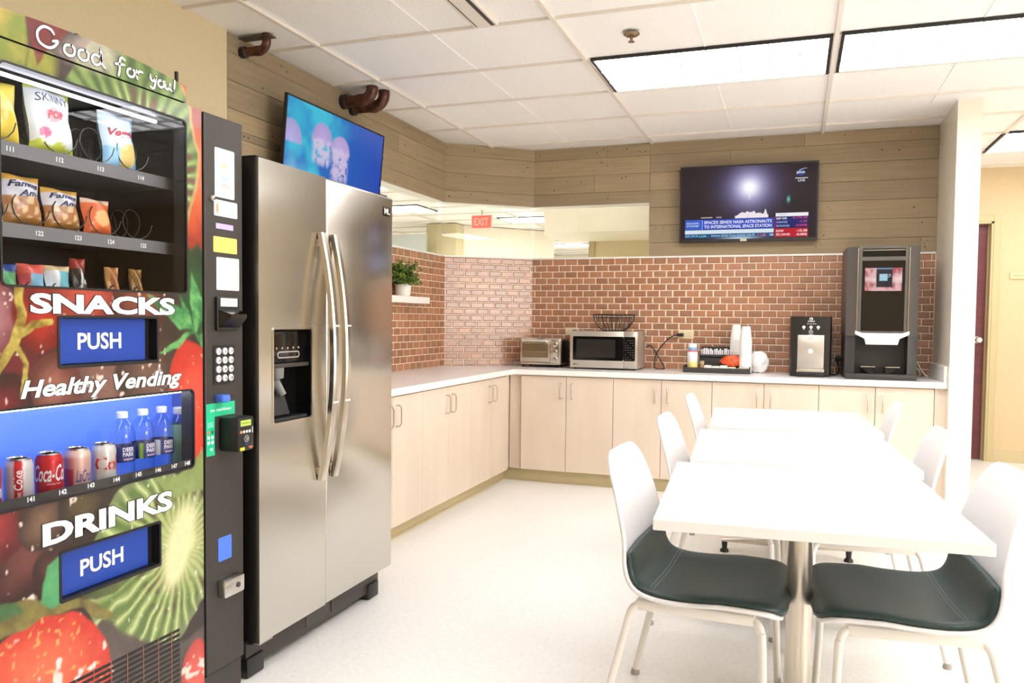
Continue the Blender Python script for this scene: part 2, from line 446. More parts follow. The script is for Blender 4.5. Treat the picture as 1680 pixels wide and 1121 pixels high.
for nm, F, a0, a1, sd in (('wall_left_tiles', F_L, 3.3, C1, 11), ('wall_corner_tiles', F_C, 0.0, CHL, 12), ('wall_back_tiles', F_B, 0.0, PX0 - C2, 13)):
    b = B(); b.m = 0; b.paint(200, 180, 150); b.usecol = True
    tile_panel(b, F, a0, a1, CT, ZG0 - 0.012, sd, 0.03)
    b.m = 1; wbox(b, F, a0, a1, CT + 0.001, ZG0 - 0.012, 0.0, 0.0048)
    b.obj(nm, [m_tile, m_grout], kind='structure', smooth=0)
b = B()                                    # pale ledge on top of the tiles and the reveals of the glazing
wbox(b, F_L, 3.9, C1 + 0.004, ZG0 - 0.014, ZG0, -TH, 0.012); wbox(b, F_C, -0.004, CHL + 0.004, ZG0 - 0.014, ZG0, -TH, 0.012); wbox(b, F_B, -0.004, PX0 - C2, ZG0 - 0.014, ZG0, -TH if False else 0.0, 0.0125)
wbox(b, F_B, 0, GL_X1 - C2, ZG0 - 0.014, ZG0, -TH, 0.0)
wbox(b, F_L, GL_Y0, C1, ZG1 - 0.004, ZG1 + 0.002, -TH, 0.002); wbox(b, F_C, 0, CHL, ZG1 - 0.004, ZG1 + 0.002, -TH, 0.002); wbox(b, F_B, 0, GL_X1 - C2, ZG1 - 0.004, ZG1 + 0.002, -TH, 0.002)
wbox(b, F_B, GL_X1 - C2 - 0.004, GL_X1 - C2 + 0.001, ZG0, ZG1, -TH, 0.002)
b.obj('trim_3', m_white, kind='structure', smooth=0)
for k, (F, a0, a1) in enumerate(((F_L, GL_Y0, C1), (F_C, 0.003, CHL - 0.003), (F_B, 0.0, GL_X1 - C2))):
    b = B(); wbox(b, F, a0, a1, ZG0, ZG1 - 0.004, -0.06, -0.052); b.obj('window_%d' % (k + 1), m_glass, kind='structure', smooth=0)

# stub wall at the right end of the counter, running on as the corridor wall
B().box(PX0, PX1, PY, YF + 0.6, 0, ZC + 0.012).obj('wall_stub', mat('cream_gloss_paint', rgb(236, 229, 211), 0.28), kind='structure', smooth=0)
# door wall of the corridor with its doorway
DX0, DX1, DZ = 0.66, 1.66, 2.165
b = B()
for x0, x1, z0, z1 in holes(PX1 - 0.0, XR, 0, ZC + 0.012, [(PX1 - 0.0, DX1, 0, DZ)]): b.box(x0, x1, YF, YF + 0.14, z0, z1)
b.obj('wall_far', m_paint_t, kind='structure', smooth=0)
m_burg = noise_color(mat('burgundy_door', rough=0.4), (4, 4, 60), rgb(92, 36, 44), rgb(108, 46, 52))
m_frame = mat('olive_door_frame', rgb(200, 184, 140), 0.5)
b = B(); b.box(DX1, DX1 + 0.052, YF - 0.018, YF + 0.004, 0, DZ + 0.055, 0.003); b.box(PX1, DX1, YF - 0.018, YF + 0.004, DZ, DZ + 0.055, 0.003)
b.box(DX1 - 0.018, DX1 + 0.001, YF - 0.012, YF + 0.14, 0, DZ); b.box(PX1, DX1, YF - 0.012, YF + 0.14, DZ - 0.018, DZ); b.box(DX1 - 0.032, DX1 - 0.017, YF + 0.075, YF + 0.1, 0, DZ - 0.018)
b.obj('trim_4', m_frame, kind='structure', smooth=0)
d = B().box(PX1 + 0.002, DX1 - 0.034, YF + 0.06, YF + 0.104, 0.008, DZ - 0.022, 0.002).obj('door_1', m_burg, kind='structure', smooth=0)
k = B(); k.lathe([(0.032, 0), (0.032, 0.008), (0.012, 0.012), (0.012, 0.04), (0.028, 0.05), (0.031, 0.062), (0.024, 0.075), (0.0, 0.079)], n=18, axis='z', M=Matrix.Translation((DX1 - 0.088, YF + 0.06, 1.10)) @ Matrix.Rotation(PI / 2, 4, 'X'))
k.obj('door_knob', m_chrome, d)
B().box(DX1 + 0.052, XR, YF - 0.012, YF, 0, 0.105, 0.003).obj('baseboard_far', m_base, kind='structure', smooth=0)
s = thing('door_sign', 'small cream plaque on the corridor wall beside the burgundy door', 'sign', (1.86, YF, 1.68))
B().box(1.797, 1.96, YF - 0.012, YF - 0.001, 1.648, 1.708, 0.003).obj('plate', mat('plaque_cream', rgb(226, 204, 158), 0.5), s)
b = B()
for k in range(7): b.box(1.822 + k * 0.017, 1.834 + k * 0.017, YF - 0.0135, YF - 0.012, 1.674, 1.682)
b.obj('raised_lettering', mat('plaque_marks', rgb(176, 148, 98), 0.5), s)

# the rest of the room: wall behind and the right wall with an unseen window
b = B().box(XW - TH, XR + 0.12, YN - 0.12, YN, 0, ZC + 0.012); b.obj('wall_behind', m_paint, kind='structure', smooth=0)
WY0, WY1, WZ0, WZ1 = -0.9, 1.9, 0.9, 2.35
b = B()
for y0, y1, z0, z1 in holes(YN, YF + 0.14, 0, ZC + 0.012, [(WY0, WY1, WZ0, WZ1)]): b.box(XR, XR + 0.12, y0, y1, z0, z1)
b.obj('wall_right', m_paint_l, kind='structure', smooth=0)
B().box(XR + 0.06, XR + 0.07, WY0, WY1, WZ0, WZ1).obj('window_4', m_sky, kind='structure', smooth=0)  # unseen glowing pane, placed where the slanted corner tiles mirror it
b = B(); b.box(XR - 0.012, XR, YN, YF, 0, 0.105); b.box(XW + 0.012, XR, YN, YN + 0.012, 0, 0.105); b.box(XW + 0.012, XW + 0.024, YN, 1.2, 0, 0.105)
b.obj('baseboard_right', m_base, kind='structure', smooth=0)

# ------------------------------------------------------------------ hall seen through the glazing
b = B(); b.box(-6.9, -6.8, 3, 16.9, 0, ZC); b.box(-6.9, 1.2, 16.8, 16.9, 0, ZC); b.box(-6.9, XW - TH, 3.0, 3.1, 0, ZC); b.box(PX0 - 0.1, PX0, YF + 0.6, 16.9, 0, ZC)
b.obj('wall_hall', m_paint_l, kind='structure', smooth=0)
B().box(-5.15, -4.68, 10.85, 11.15, 0, ZC).obj('wall_hall_pier', noise_color(mat('olive_paint', rough=0.7), 50, rgb(204, 192, 150), rgb(210, 198, 158)), kind='structure', smooth=0)
B().add([(-4.68, 11.15, 0), (-3.62, 12.3, 0), (-3.75, 12.42, 0), (-4.85, 11.25, 0), (-4.68, 11.15, ZC), (-3.62, 12.3, ZC), (-3.75, 12.42, ZC), (-4.85, 11.25, ZC)],
        [(0, 1, 5, 4), (1, 2, 6, 5), (2, 3, 7, 6), (3, 0, 4, 7), (4, 5, 6, 7)]).obj('wall_hall_angle', m_paint_l, kind='structure', smooth=0)
B().box(-6.0, -5.0, 10.5, 10.56, 0, 2.45).obj('wall_hall_panel', mat('grey_blue_panel', rgb(186, 190, 186), 0.5), kind='structure', smooth=0)
# dropped soffit and the store wall under it
B().add([(-2.31, 7.5, 2.06), (-1.93, 7.32, 2.06), (-0.2, 7.32, 2.06), (-0.2, 8.3, 2.06), (-2.31, 8.3, 2.06), (-2.31, 7.5, 2.30), (-1.93, 7.32, 2.30), (-0.2, 7.32, 2.30), (-0.2, 8.3, 2.30), (-2.31, 8.3, 2.30)],
        [(4, 3, 2, 1, 0), (5, 6, 7, 8, 9), (0, 1, 6, 5), (1, 2, 7, 6), (2, 3, 8, 7), (3, 4, 9, 8), (4, 0, 5, 9)]).obj('wall_hall_soffit', m_paint_l, kind='structure', smooth=0)
b = B(); b.box(-1.98, -0.2, 8.22, 8.3, 0, 2.06); b.obj('wall_hall_store', m_paint_h, kind='structure', smooth=0)
b = B(); b.box(-2.04, -1.98, 8.2, 8.32, 0, 2.06); b.obj('trim_5', m_frame, kind='structure', smooth=0)
e = thing('exit_sign', 'red lit exit sign hanging in the hall beyond the corner glazing', 'sign', (-3.80, 9.65, 2.49))
B().box(-3.94, -3.66, 9.63, 9.67, 2.395, 2.57, 0.006).obj('housing', mat('exit_housing', rgb(216, 208, 196), 0.5), e)
B().box(-3.93, -3.67, 9.624, 9.632, 2.405, 2.56).obj('face', mat('exit_red', rgb(232, 90, 76), 0.5, emit=rgb(235, 70, 60), estr=0.5), e)
b = B(); b.text('EXIT', (-3.80, 9.622, 2.437), (1, 0, 0), (0, 0, 1), 0.095, 0.20, 'c', 0.02); b.obj('lettering', mat('exit_letters', rgb(246, 160, 146), 0.5, emit=rgb(246, 130, 116), estr=0.45), e)
B().box(-3.81, -3.79, 9.64, 9.66, 2.57, ZC).obj('stem', mat('exit_housing'), e)

# ------------------------------------------------------------------ ceiling lights
m_louver = mat('white_louver', rgb(240, 238, 232), 0.4)
def troffer(x0, x1, y0, y1, label, nlouv=(3, 8), group=None, nm='ceiling_light'):
    t = thing(nm, label, 'ceiling light', ((x0 + x1) / 2, (y0 + y1) / 2, ZC), group)
    f = B(); w = 0.016; z0, z1 = ZC - 0.006, ZC + 0.01
    f.box(x0, x0 + w, y0, y1, z0, z1); f.box(x1 - w, x1, y0, y1, z0, z1); f.box(x0 + w, x1 - w, y0, y0 + 0.012, z0, z1)
    f.obj('black_reveal', m_black, t, 0)  # flat black strips stand in for the reveal on three sides
    B().box(x0 + w, x1 - w, y1 - 0.012, y1, z0, z1).obj('frame', m_tbar, t, 0)
    B().box(x0 + w, x1 - w, y0 + 0.012, y1 - 0.012, ZC + 0.004, ZC + 0.01).obj('diffuser', m_lamp, t, 0)
    if nlouv:
        l = B()
        for i in range(1, nlouv[0]): y = y0 + (y1 - y0) * i / nlouv[0]; l.box(x0 + w, x1 - w, y - 0.003, y + 0.003, ZC - 0.012, ZC + 0.004)
        for i in range(1, nlouv[1]): x = x0 + (x1 - x0) * i / nlouv[1]; l.box(x - 0.003, x + 0.003, y0 + 0.012, y1 - 0.012, ZC - 0.012, ZC + 0.004)
        l.obj('louver', m_louver, t, 0)
    return t
troffer(-1.066, 0.142, 4.262, 4.888, 'long ceiling light left of the cross bar, above the far table')
troffer(0.180, 1.385, 4.245, 4.872, 'ceiling light cut by the frame, right of the other long light')
troffer(1.40, 2.62, 6.77, 7.49, 'ceiling light in the corridor beyond the white stub wall', None)
for i, (x, y) in enumerate([(2.68, 4.26), (-1.066, 1.744), (0.18, 1.744), (2.68, 1.744)]):  # unseen fixtures added to light the faces turned to the camera
    troffer(x, x + 1.21, y, y + 0.62, 'added ceiling light out of view, over the room beside the camera', None, 'added ceiling lights behind the camera')
for x, y in ((-3.9, 10.45), (-4.7, 14.3), (-5.2, 6.0), (-3.5, 8.2), (-1.3, 11.5), (-5.9, 12.4), (-2.2, 14.2), (-4.6, 7.2), (-1.9, 6.6), (-5.6, 9.0), (-3.4, 12.9), (-3.9, 4.6), (-1.2, 9.6)):  # mostly extra lights added to brighten the hall; the small one for the soffit
    troffer(x, x + (0.5 if y == 6.6 else 1.2), y, y + (0.25 if y == 6.6 else 0.6), 'ceiling light in the hall beyond the glazing, from a set mostly added', None, 'hall ceiling lights')
# slot diffuser, sprinkler
v = thing('air_vent', 'white slot air diffuser with two dark slits in the ceiling', 'air vent', (-1.41, 3.2, ZC))
B().box(-1.475, -1.355, 2.42, 3.63, ZC - 0.006, ZC + 0.012, 0.002).obj('frame', m_tbar, v, 0)
for x0, x1 in ((-1.385, -1.366),): B().box(x0, x1, 2.44, 3.61, ZC - 0.0075, ZC).obj('slot', m_black, v, 0)
B().box(-1.459, -1.454, 2.44, 3.61, ZC - 0.0075, ZC).obj('slot', mat('slot_shadow', rgb(70, 62, 54), 0.6), v, 0)
sp = thing('sprinkler', 'small brass sprinkler head with round plate in the ceiling', 'sprinkler', (-0.781, 3.937, ZC))
B().lathe([(0.0, 0.0), (0.038, 0.0), (0.04, -0.004), (0.03, -0.012), (0.02, -0.014), (0, -0.014)], (-0.781, 3.937, ZC)).obj('plate', mat('brass_dull', rgb(150, 128, 104), 0.35, 0.8), sp)
b = B(); b.tube([(-0.781, 3.937, ZC - 0.01), (-0.781, 3.937, ZC - 0.038)], 0.007); b.lathe([(0, 0), (0.016, 0), (0.016, -0.003), (0, -0.003)], (-0.781, 3.937, ZC - 0.038), 14)
b.obj('nozzle', mat('brass_dull'), sp)

# ------------------------------------------------------------------ brown pipes at the ceiling
def pipe(y, z, r, xe, label, plate=True):
    t = thing('ceiling_pipe', label, 'pipe', (XW, y, z), 'brown pipes turning up into the ceiling')
    R = r * 1.9; pts = [(XW + 0.012, y, z), (xe - R, y, z)] + [(xe - R + R * math.sin(a), y, z + R - R * math.cos(a)) for a in [PI / 16 * k for k in range(1, 9)]] + [(xe, y, ZC + 0.01)]
    B().tube(pts, r, 14).obj('pipe', m_brown, t)
    B().lathe([(r * 1.28, 0), (r * 1.28, 0.035), (r, 0.04)], (XW + 0.008, y, z), 16, 'x').obj('wall_collar', mat('dark_collar', rgb(40, 28, 24), 0.5), t)
    B().tube([(xe - R - 0.02, y, z), (xe - R + 0.012, y, z)], r * 1.12, 14).obj('coupling', m_brown, t)
    if plate: B().box(XW + 0.012, xe + r * 1.7, y - r * 1.1, y + r * 1.25, ZC - 0.006, ZC - 0.001).obj('ceiling_plate', mat('plate_brown', rgb(92, 76, 62), 0.6), t)
pipe(3.425, 2.565, 0.022, -2.505, 'slim brown pipe elbow near the beige wall above the vending machine', True)
pipe(4.385, 2.565, 0.035, -2.45, 'thick brown pipe elbow above the jellyfish television, closer to the vending machine', False)
pipe(4.49, 2.552, 0.035, -2.425, 'thick brown pipe elbow of the pair, on the side of the corner glazing', False)
# ------------------------------------------------------------------ base cabinets and worktop
XL, YB = -2.010, 5.783           # worktop front edges
DXF, DYF = XL - 0.022, YB + 0.022  # door faces
m_lam = noise_color(mat('beige_laminate', rough=0.35), (6, 6, 1.2), rgb(222, 204, 184), rgb(228, 211, 192), detail=3)
m_top = mat('white_worktop', rgb(247, 244, 240), 0.25)
m_gap = mat('door_gap_shadow', rgb(96, 78, 62), 0.8)  # dark strips painting the shade in the joints between doors
m_pull = mat('steel_pull', rgb(212, 200, 182), 0.3, 0.9)
def pull(b, p0, p1, out):
    o = Vector(out); a, c = Vector(p0), Vector(p1); e = (c - a).normalized() * 0.014
    b.tube([a, a + o * 0.7, a + o + e, c + o - e, c + o * 0.7, c], 0.0046, 8)
HZ0, HZ1 = 0.655, 0.768
def cab_left(y0, y1, label, doors):
    t = thing('base_cabinet', label, 'cabinet', (XW + 0.3, (y0 + y1) / 2, 0.1), 'base cabinets along the left wall')
    B().box(XW + 0.03, DXF - 0.019, y0 + 0.001, y1 - 0.001, 0.1, 0.824).obj('body', m_lam, t, 0)
    for a, c, side in doors:
        d = B().box(DXF - 0.018, DXF, a + 0.0018, c - 0.0018, 0.103, 0.815, 0.0012, 1).obj('door', m_lam, t, 0)
        yh = c - 0.045 if side > 0 else a + 0.045
        h = B(); pull(h, (DXF, yh, HZ0), (DXF, yh, HZ1), (0.032, 0, 0)); h.obj('handle', m_pull, d)
    for a, c, side in doors: B().box(DXF - 0.0185, DXF - 0.010, a - 0.0015, a + 0.0015, 0.103, 0.815).obj('door_gap_shade', m_gap, t, 0)
    return t
cab_left(3.496, 4.243, 'beige base cabinet beside the fridge, half hidden by it', [(3.496, 3.869, 1), (3.869, 4.243, -1)])
cab_left(4.243, 4.989, 'beige base cabinet between the fridge side cabinet and the corner cabinet', [(4.243, 4.616, 1), (4.616, 4.989, -1)])
cab_left(4.989, 5.735, 'beige base cabinet on the left run, against the inside corner', [(4.989, 5.357, 1), (5.357, 5.735, -1)])
def cab_back(x0, x1, label, doors):
    t = thing('base_cabinet', label, 'cabinet', ((x0 + x1) / 2, YW - 0.3, 0.1), 'base cabinets along the back wall')
    B().box(x0 + 0.001, x1 - 0.001, DYF + 0.019, YW - 0.03, 0.1, 0.824).obj('body', m_lam, t, 0)
    for a, c, side in doors:
        d = B().box(a + 0.0018, c - 0.0018, DYF, DYF + 0.018, 0.103, 0.815, 0.0012, 1).obj('door', m_lam, t, 0)
        xh = c - 0.045 if side > 0 else a + 0.045
        h = B(); pull(h, (xh, DYF, HZ0), (xh, DYF, HZ1), (0, -0.032, 0)); h.obj('handle', m_pull, d)
    for a, c, side in doors: B().box(a - 0.0016, a + 0.0016, DYF + 0.010, DYF + 0.0185, 0.103, 0.815).obj('door_gap_shade', m_gap, t, 0)
    return t
cab_back(-1.955, -1.244, 'beige base cabinet under the toaster oven and microwave, by the corner', [(-1.955, -1.6, 1), (-1.6, -1.244, -1)])
cab_back(-1.244, -0.54, 'beige base cabinet under the black power cord and outlet', [(-1.244, -0.894, 1), (-0.894, -0.54, -1)])
cab_back(-0.54, 0.161, 'beige base cabinet under the cup stacks and water dispenser', [(-0.54, -0.192, 1), (-0.192, 0.161, -1)])
cab_back(0.161, 0.859, 'beige base cabinet under the tall coffee machine', [(0.161, 0.51, 1), (0.51, 0.859, -1)])
b = B(); b.box(-2.055, -1.956, DYF + 0.03, DYF + 0.05, 0.1, 0.826); b.box(DXF - 0.05, DXF - 0.03, 5.736, DYF + 0.04, 0.1, 0.826); b.box(0.861, PX0, DYF + 0.006, DYF + 0.03, 0.1, 0.826)
b.obj('trim_6', m_lam, kind='structure', smooth=0)
b = B(); b.box(XW + 0.1, XL - 0.1, 3.3, YB + 0.1, 0, 0.1); b.box(XL - 0.12, PX0, YB + 0.1, YB + 0.14, 0, 0.1)
b.box(XL - 0.1, XL - 0.094, 3.3, YB + 0.094, 0, 0.012); b.obj('baseboard_cabinets', m_base, kind='structure', smooth=0)
w = thing('worktop', 'white L shaped worktop running along both tiled walls', 'worktop', (XL, YB, CT))
B().prism([(XW + 0.002, 3.28), (XL, 3.28), (XL, YB), (PX0 - 0.002, YB), (PX0 - 0.002, YW - 0.002), (C2, YW - 0.002), (XW + 0.002, C1)], (0, 0, 0.826), (1, 0, 0), (0, 1, 0), (0, 0, CT - 0.826)).obj('slab', m_top, w, 0)
B().box(PX0 - 0.02, PX0 - 0.001, YB + 0.012, YW - 0.012, CT, 0.968, 0.002).obj('side_splash', m_top, w, 0)

# ------------------------------------------------------------------ fridge
m_steel = mat('brushed_steel', rgb(208, 205, 198), 0.2, 1.0, aniso=0.5)
N_, L_, b_ = nodes_of(m_steel)
geo = N_.new('ShaderNodeNewGeometry'); mp = N_.new('ShaderNodeMapping'); mp.inputs['Scale'].default_value = (6, 260, 1.5)
nz = N_.new('ShaderNodeTexNoise'); nz.inputs['Scale'].default_value = 1; nz.inputs['Detail'].default_value = 3
L_.new(geo.outputs['Position'], mp.inputs[0]); L_.new(mp.outputs[0], nz.inputs[0])
mr = N_.new('ShaderNodeMapRange'); mr.inputs['To Min'].default_value = 0.16; mr.inputs['To Max'].default_value = 0.24
L_.new(nz.outputs[0], mr.inputs[0]); L_.new(mr.outputs[0], b_.inputs['Roughness'])
m_steel2 = mat('polished_steel', rgb(216, 208, 196), 0.2, 1.0)
m_dgrey = mat('dark_grey_enamel', rgb(74, 70, 66), 0.3, 0.3)
m_gloss = mat('gloss_black', rgb(12, 12, 13), 0.12)
m_kick = mat('charcoal_plastic', rgb(56, 50, 46), 0.45)
FX, FY0, FYS, FY1, FZ0, FZ1 = -1.682, 2.254, 2.663, 3.2, 0.135, 1.768
fr = thing('refrigerator', 'tall stainless steel side by side fridge beside the vending machine', 'refrigerator', (-2.1, 2.73, 0))
B().box(-2.50, FX - 0.078, FY0 + 0.006, FY1 - 0.006, 0.03, 1.752, 0.006).obj('body', m_dgrey, fr)
def fdoor(y0, y1, cut=None):
    b = B()
    if cut is None: b.box(FX - 0.07, FX, y0, y1, FZ0, FZ1, 0.009, 3)
    else:
        for a, c, z0, z1 in holes(y0, y1, FZ0, FZ1, [cut]):
            b.box(FX - 0.07, FX, a, c, z0, z1)
    return b
DSP = (2.332, 2.564, 0.873, 1.199)
d1 = fdoor(FY0, FYS - 0.004, DSP).obj('door', m_steel, fr)
d2 = fdoor(FYS + 0.004, FY1).obj('door', m_steel, fr)
B().box(FX - 0.072, FX - 0.014, FYS - 0.006, FYS + 0.006, FZ0, FZ1 - 0.004).obj('door_gasket', m_black, fr)  # seal brought forward; its black paints the shade between the doors
def bow(y):
    b = B(); n = 26; pts = []
    za, zb = 0.628, 1.556
    sec = []
    for i in range(n + 1):
        t = i / n; z = za + (zb - za) * t; x = FX + 0.012 + 0.055 * (1 - (2 * t - 1) ** 2) ; sec.append((x, z))
    vs = []; hw = 0.017; th = 0.011
    for x, z in sec:
        for dx, dy in ((-th, -hw), (th * 0.6, -hw), (th, -hw * 0.6), (th, hw * 0.6), (th * 0.6, hw), (-th, hw)): vs.append((x + dx, y + dy, z))
    k = 6; fs = [(i * k + j, i * k + (j + 1) % k, (i + 1) * k + (j + 1) % k, (i + 1) * k + j) for i in range(n) for j in range(k)] + [tuple(range(k)), tuple(n * k + j for j in range(k - 1, -1, -1))]
    b.add(vs, fs); return b
for yy, dd in ((FYS - 0.045, d1), (FYS + 0.04, d2)):
    h = bow(yy).obj('handle', m_steel2, dd, 30)
    for z in (0.66, 1.52): B().box(FX - 0.002, FX + 0.02, yy - 0.01, yy + 0.01, z - 0.014, z + 0.014, 0.003).obj('handle_mount', m_steel2, dd)
    for z in (0.925, 1.21):
        t = (z - 0.628) / 0.928; x = FX + 0.012 + 0.055 * (1 - (2 * t - 1) ** 2)
        B().box(x - 0.012, x + 0.0125, yy - 0.016, yy + 0.016, z - 0.003, z + 0.003).obj('handle_band', m_white, dd)
# dispenser recess: a shallow box let into the left door
y0, y1, z0, z1 = DSP
dp = B(); dp.box(FX - 0.069, FX - 0.064, y0, y1, z0, z1); dp.box(FX - 0.066, FX - 0.001, y0, y0 + 0.004, z0, z1); dp.box(FX - 0.066, FX - 0.001, y1 - 0.004, y1, z0, z1); dp.box(FX - 0.066, FX - 0.001, y0, y1, z0, z0 + 0.004); dp.box(FX - 0.066, FX - 0.001, y0, y1, z1 - 0.004, z1)
dp = dp.obj('dispenser', m_gloss, d1, 0)
B().ring(rrect(y0 - 0.006, y1 + 0.006, z0 - 0.006, z1 + 0.006, 0.014), rrect(y0 + 0.001, y1 - 0.001, z0 + 0.001, z1 - 0.001, 0.01), (FX - 0.004, 0, 0), (0, 1, 0), (0, 0, 1), (0.0065, 0, 0)).obj('dispenser_bezel', m_steel2, d1)
b = B(); b.box(FX - 0.064, FX - 0.022, y0 + 0.005, y1 - 0.005, z0 + 0.205, z1 - 0.005, 0.004)
b.obj('control_panel', m_gloss, d1)
b = B(); b.box(FX - 0.064, FX - 0.008, y0 + 0.005, y1 - 0.005, z0 + 0.19, z0 + 0.204, 0.002); b.obj('panel_lip', m_kick, d1)
b = B(); b.ring(rrect(y0 + 0.055, y1 - 0.045, z0 + 0.222, z0 + 0.246, 0.011), rrect(y0 + 0.059, y1 - 0.049, z0 + 0.226, z0 + 0.242, 0.008), (FX - 0.0225, 0, 0), (0, 1, 0), (0, 0, 1), (0.001, 0, 0))
for k in range(5): b.lathe([(0, 0), (0.004, 0), (0.004, 0.001), (0, 0.001)], (FX - 0.0225, y0 + 0.05 + k * 0.033, z0 + 0.258), 8, 'x')
b.obj('control_buttons', mat('panel_marks', rgb(170, 160, 148), 0.4), d1)
b = B(); b.tube([(FX - 0.04, y0 + 0.07, z0 + 0.19), (FX - 0.036, y0 + 0.075, z0 + 0.15)], [0.03, 0.022], 14); b.tube([(FX - 0.05, y0 + 0.075, z0 + 0.14), (FX - 0.02, y0 + 0.085, z0 + 0.09)], [0.02, 0.014], 12)
b.obj('ice_chute', mat('smoke_plastic', rgb(120, 120, 118), 0.15), d1)
b = B(); b.add([(FX - 0.058, y0 + 0.05, z0 + 0.14), (FX - 0.058, y0 + 0.12, z0 + 0.14), (FX - 0.03, y0 + 0.14, z0 + 0.02), (FX - 0.03, y0 + 0.04, z0 + 0.02)], [(0, 1, 2, 3)]); b.box(FX - 0.06, FX - 0.012, y0 + 0.008, y1 - 0.01, z0 + 0.004, z0 + 0.012)
b.obj('dispenser_paddle', mat('dark_slate', rgb(44, 46, 50), 0.25), d1)
b = B().box(FX - 0.002, FX + 0.002, 3.11, 3.172, 1.683, 1.722, 0.001).obj('badge', m_gloss, d2)
b = B(); o = FX + 0.0025
b.text('M', (o, 3.1165, 1.690), (0, 1, 0), (0, 0, 1), 0.025, 0.026, 'l', 0.03); b.box(o - 0.0004, o + 0.0004, 3.148, 3.152, 1.690, 1.715); b.box(o - 0.0004, o + 0.0004, 3.157, 3.166, 1.690, 1.696)
b.obj('badge_mark', m_white, d2, 0)
b = B(); b.box(-1.80, -1.745, FY0 + 0.01, FY1 - 0.006, 0.028, 0.128, 0.006); b.obj('kick_grille', m_kick, fr)
b = B(); b.box(-1.7455, -1.742, 2.62, 2.78, 0.05, 0.11); b.box(-1.7445, -1.742, 2.80, 2.815, 0.05, 0.115); b.obj('grille_cover', m_dgrey, fr)
for ya, yb_ in ((FY0 + 0.004, FY0 + 0.10), (FY1 - 0.11, FY1 - 0.02)): B().box(-1.86, -1.735, ya, yb_, 0.0, 0.07, 0.008).obj('foot', m_black, fr)
for ya in (FY0 + 0.012, FY1 - 0.085): B().box(-1.85, -1.70, ya, ya + 0.07, 1.752, 1.779, 0.006).obj('hinge_cover', m_black, fr)
B().tube([(-1.74, FY0 + 0.012, 0.125), (-1.70, FY0 + 0.02, 0.125), (-1.70, FY0 + 0.09, 0.125)], 0.006).obj('hinge_pin', m_chrome, fr)

# ------------------------------------------------------------------ tables
m_ttop = mat('white_table_laminate', rgb(240, 239, 238), 0.3)
m_alu = mat('satin_aluminium', rgb(206, 198, 186), 0.3, 0.85)
m_leg = mat('white_leg_paint', rgb(236, 230, 222), 0.35)
TA = 0.0656; TO = Vector((-0.334, 2.071, 0))
def tpos(x, y):
    dx, dy = x - TO.x, y - TO.y
    return (TO.x + dx * math.cos(TA) - dy * math.sin(TA), TO.y + dx * math.sin(TA) + dy * math.cos(TA), 0)
def make_table():
    t = thing('cafe_table', 'white table', 'table', (0, 0, 0), 'three white cafe tables in a row')
    B().box(-0.392, 0.392, -0.44, 0.44, 0.7035, 0.7335, 0.003, 2).obj('tabletop', m_ttop, t, 0)
    B().lathe([(0.0, 0.06), (0.044, 0.06), (0.044, 0.08), (0.036, 0.085), (0.036, 0.69), (0.0, 0.69)], n=28).obj('column', m_alu, t)
    B().box(-0.16, 0.16, -0.16, 0.16, 0.69, 0.7035, 0.004).obj('mounting_plate', m_alu, t)
    for k in range(4):
        M = Matrix.Rotation(k * PI / 2, 4, 'Z'); b = B(); n = 10; vs = []
        for i in range(n + 1):
            s = i / n; x = 0.02 + 0.31 * s; hw = 0.03 * (1 - 0.35 * s); zt = 0.098 - 0.026 * s ** 1.5; zb = 0.055 + 0.004 * s
            for y, z in ((-hw, zb), (-hw, zt - 0.012), (-hw * 0.6, zt), (hw * 0.6, zt), (hw, zt - 0.012), (hw, zb)): vs.append(M @ Vector((x, y, z)))
        fs = [(i * 6 + j, (i + 1) * 6 + j, (i + 1) * 6 + (j + 1) % 6, i * 6 + (j + 1) % 6) for i in range(n) for j in range(6)] + [tuple(range(5, -1, -1)), tuple(n * 6 + j for j in range(6))]
        b.add(vs, fs); a = b.obj('base_arm', m_alu, t)
        g = B(); p = M @ Vector((0.312, 0, 0)); g.lathe([(0, 0.058), (0.016, 0.058), (0.013, 0.02), (0.022, 0.012), (0.024, 0.0), (0, 0)], p, 16); g.obj('glide', m_black, a)
    return t
tb = make_table()
TABS = [((0.0587, 2.4945), 'white table at the camera end of the row of three'), ((0.0997, 3.447), 'white table in the middle of the row, between the two other tables'), ((0.1365, 4.4525), 'white table at the counter end of the row of three')]
for i, (c, lab) in enumerate(TABS):
    place(tb, tpos(*c), TA, lab, i == 0)

# ------------------------------------------------------------------ chairs
m_shell = mat('white_chair_shell', rgb(238, 236, 236), 0.35)
m_pad = noise_color(mat('dark_green_vinyl', rough=0.42), 260, rgb(32, 50, 48), rgb(44, 66, 64), detail=3, bump=0.08, dist=0.001)
PROF = [(0.262, 0.408), (0.252, 0.43), (0.215, 0.444), (0.12, 0.440), (0.02, 0.432), (-0.07, 0.432), (-0.13, 0.446), (-0.162, 0.478), (-0.180, 0.53), (-0.192, 0.60), (-0.212, 0.69), (-0.238, 0.78), (-0.257, 0.84)]
HW = [0.225, 0.236, 0.244, 0.25, 0.25, 0.248, 0.246, 0.244, 0.241, 0.235, 0.218, 0.19, 0.166]
_c = catmull([(p[0], h, p[1]) for p, h in zip(PROF, HW)], 8)
_s = [0.0]
for a, b2 in zip(_c, _c[1:]): _s.append(_s[-1] + math.hypot(b2.x - a.x, b2.z - a.z))
SLEN = _s[-1]
def prof_at(s):
    s = min(max(s, 0), SLEN)
    for i in range(len(_s) - 1):
        if s <= _s[i + 1]:
            k = (s - _s[i]) / max(_s[i + 1] - _s[i], 1e-9); return _c[i].lerp(_c[i + 1], k)
    return _c[-1]
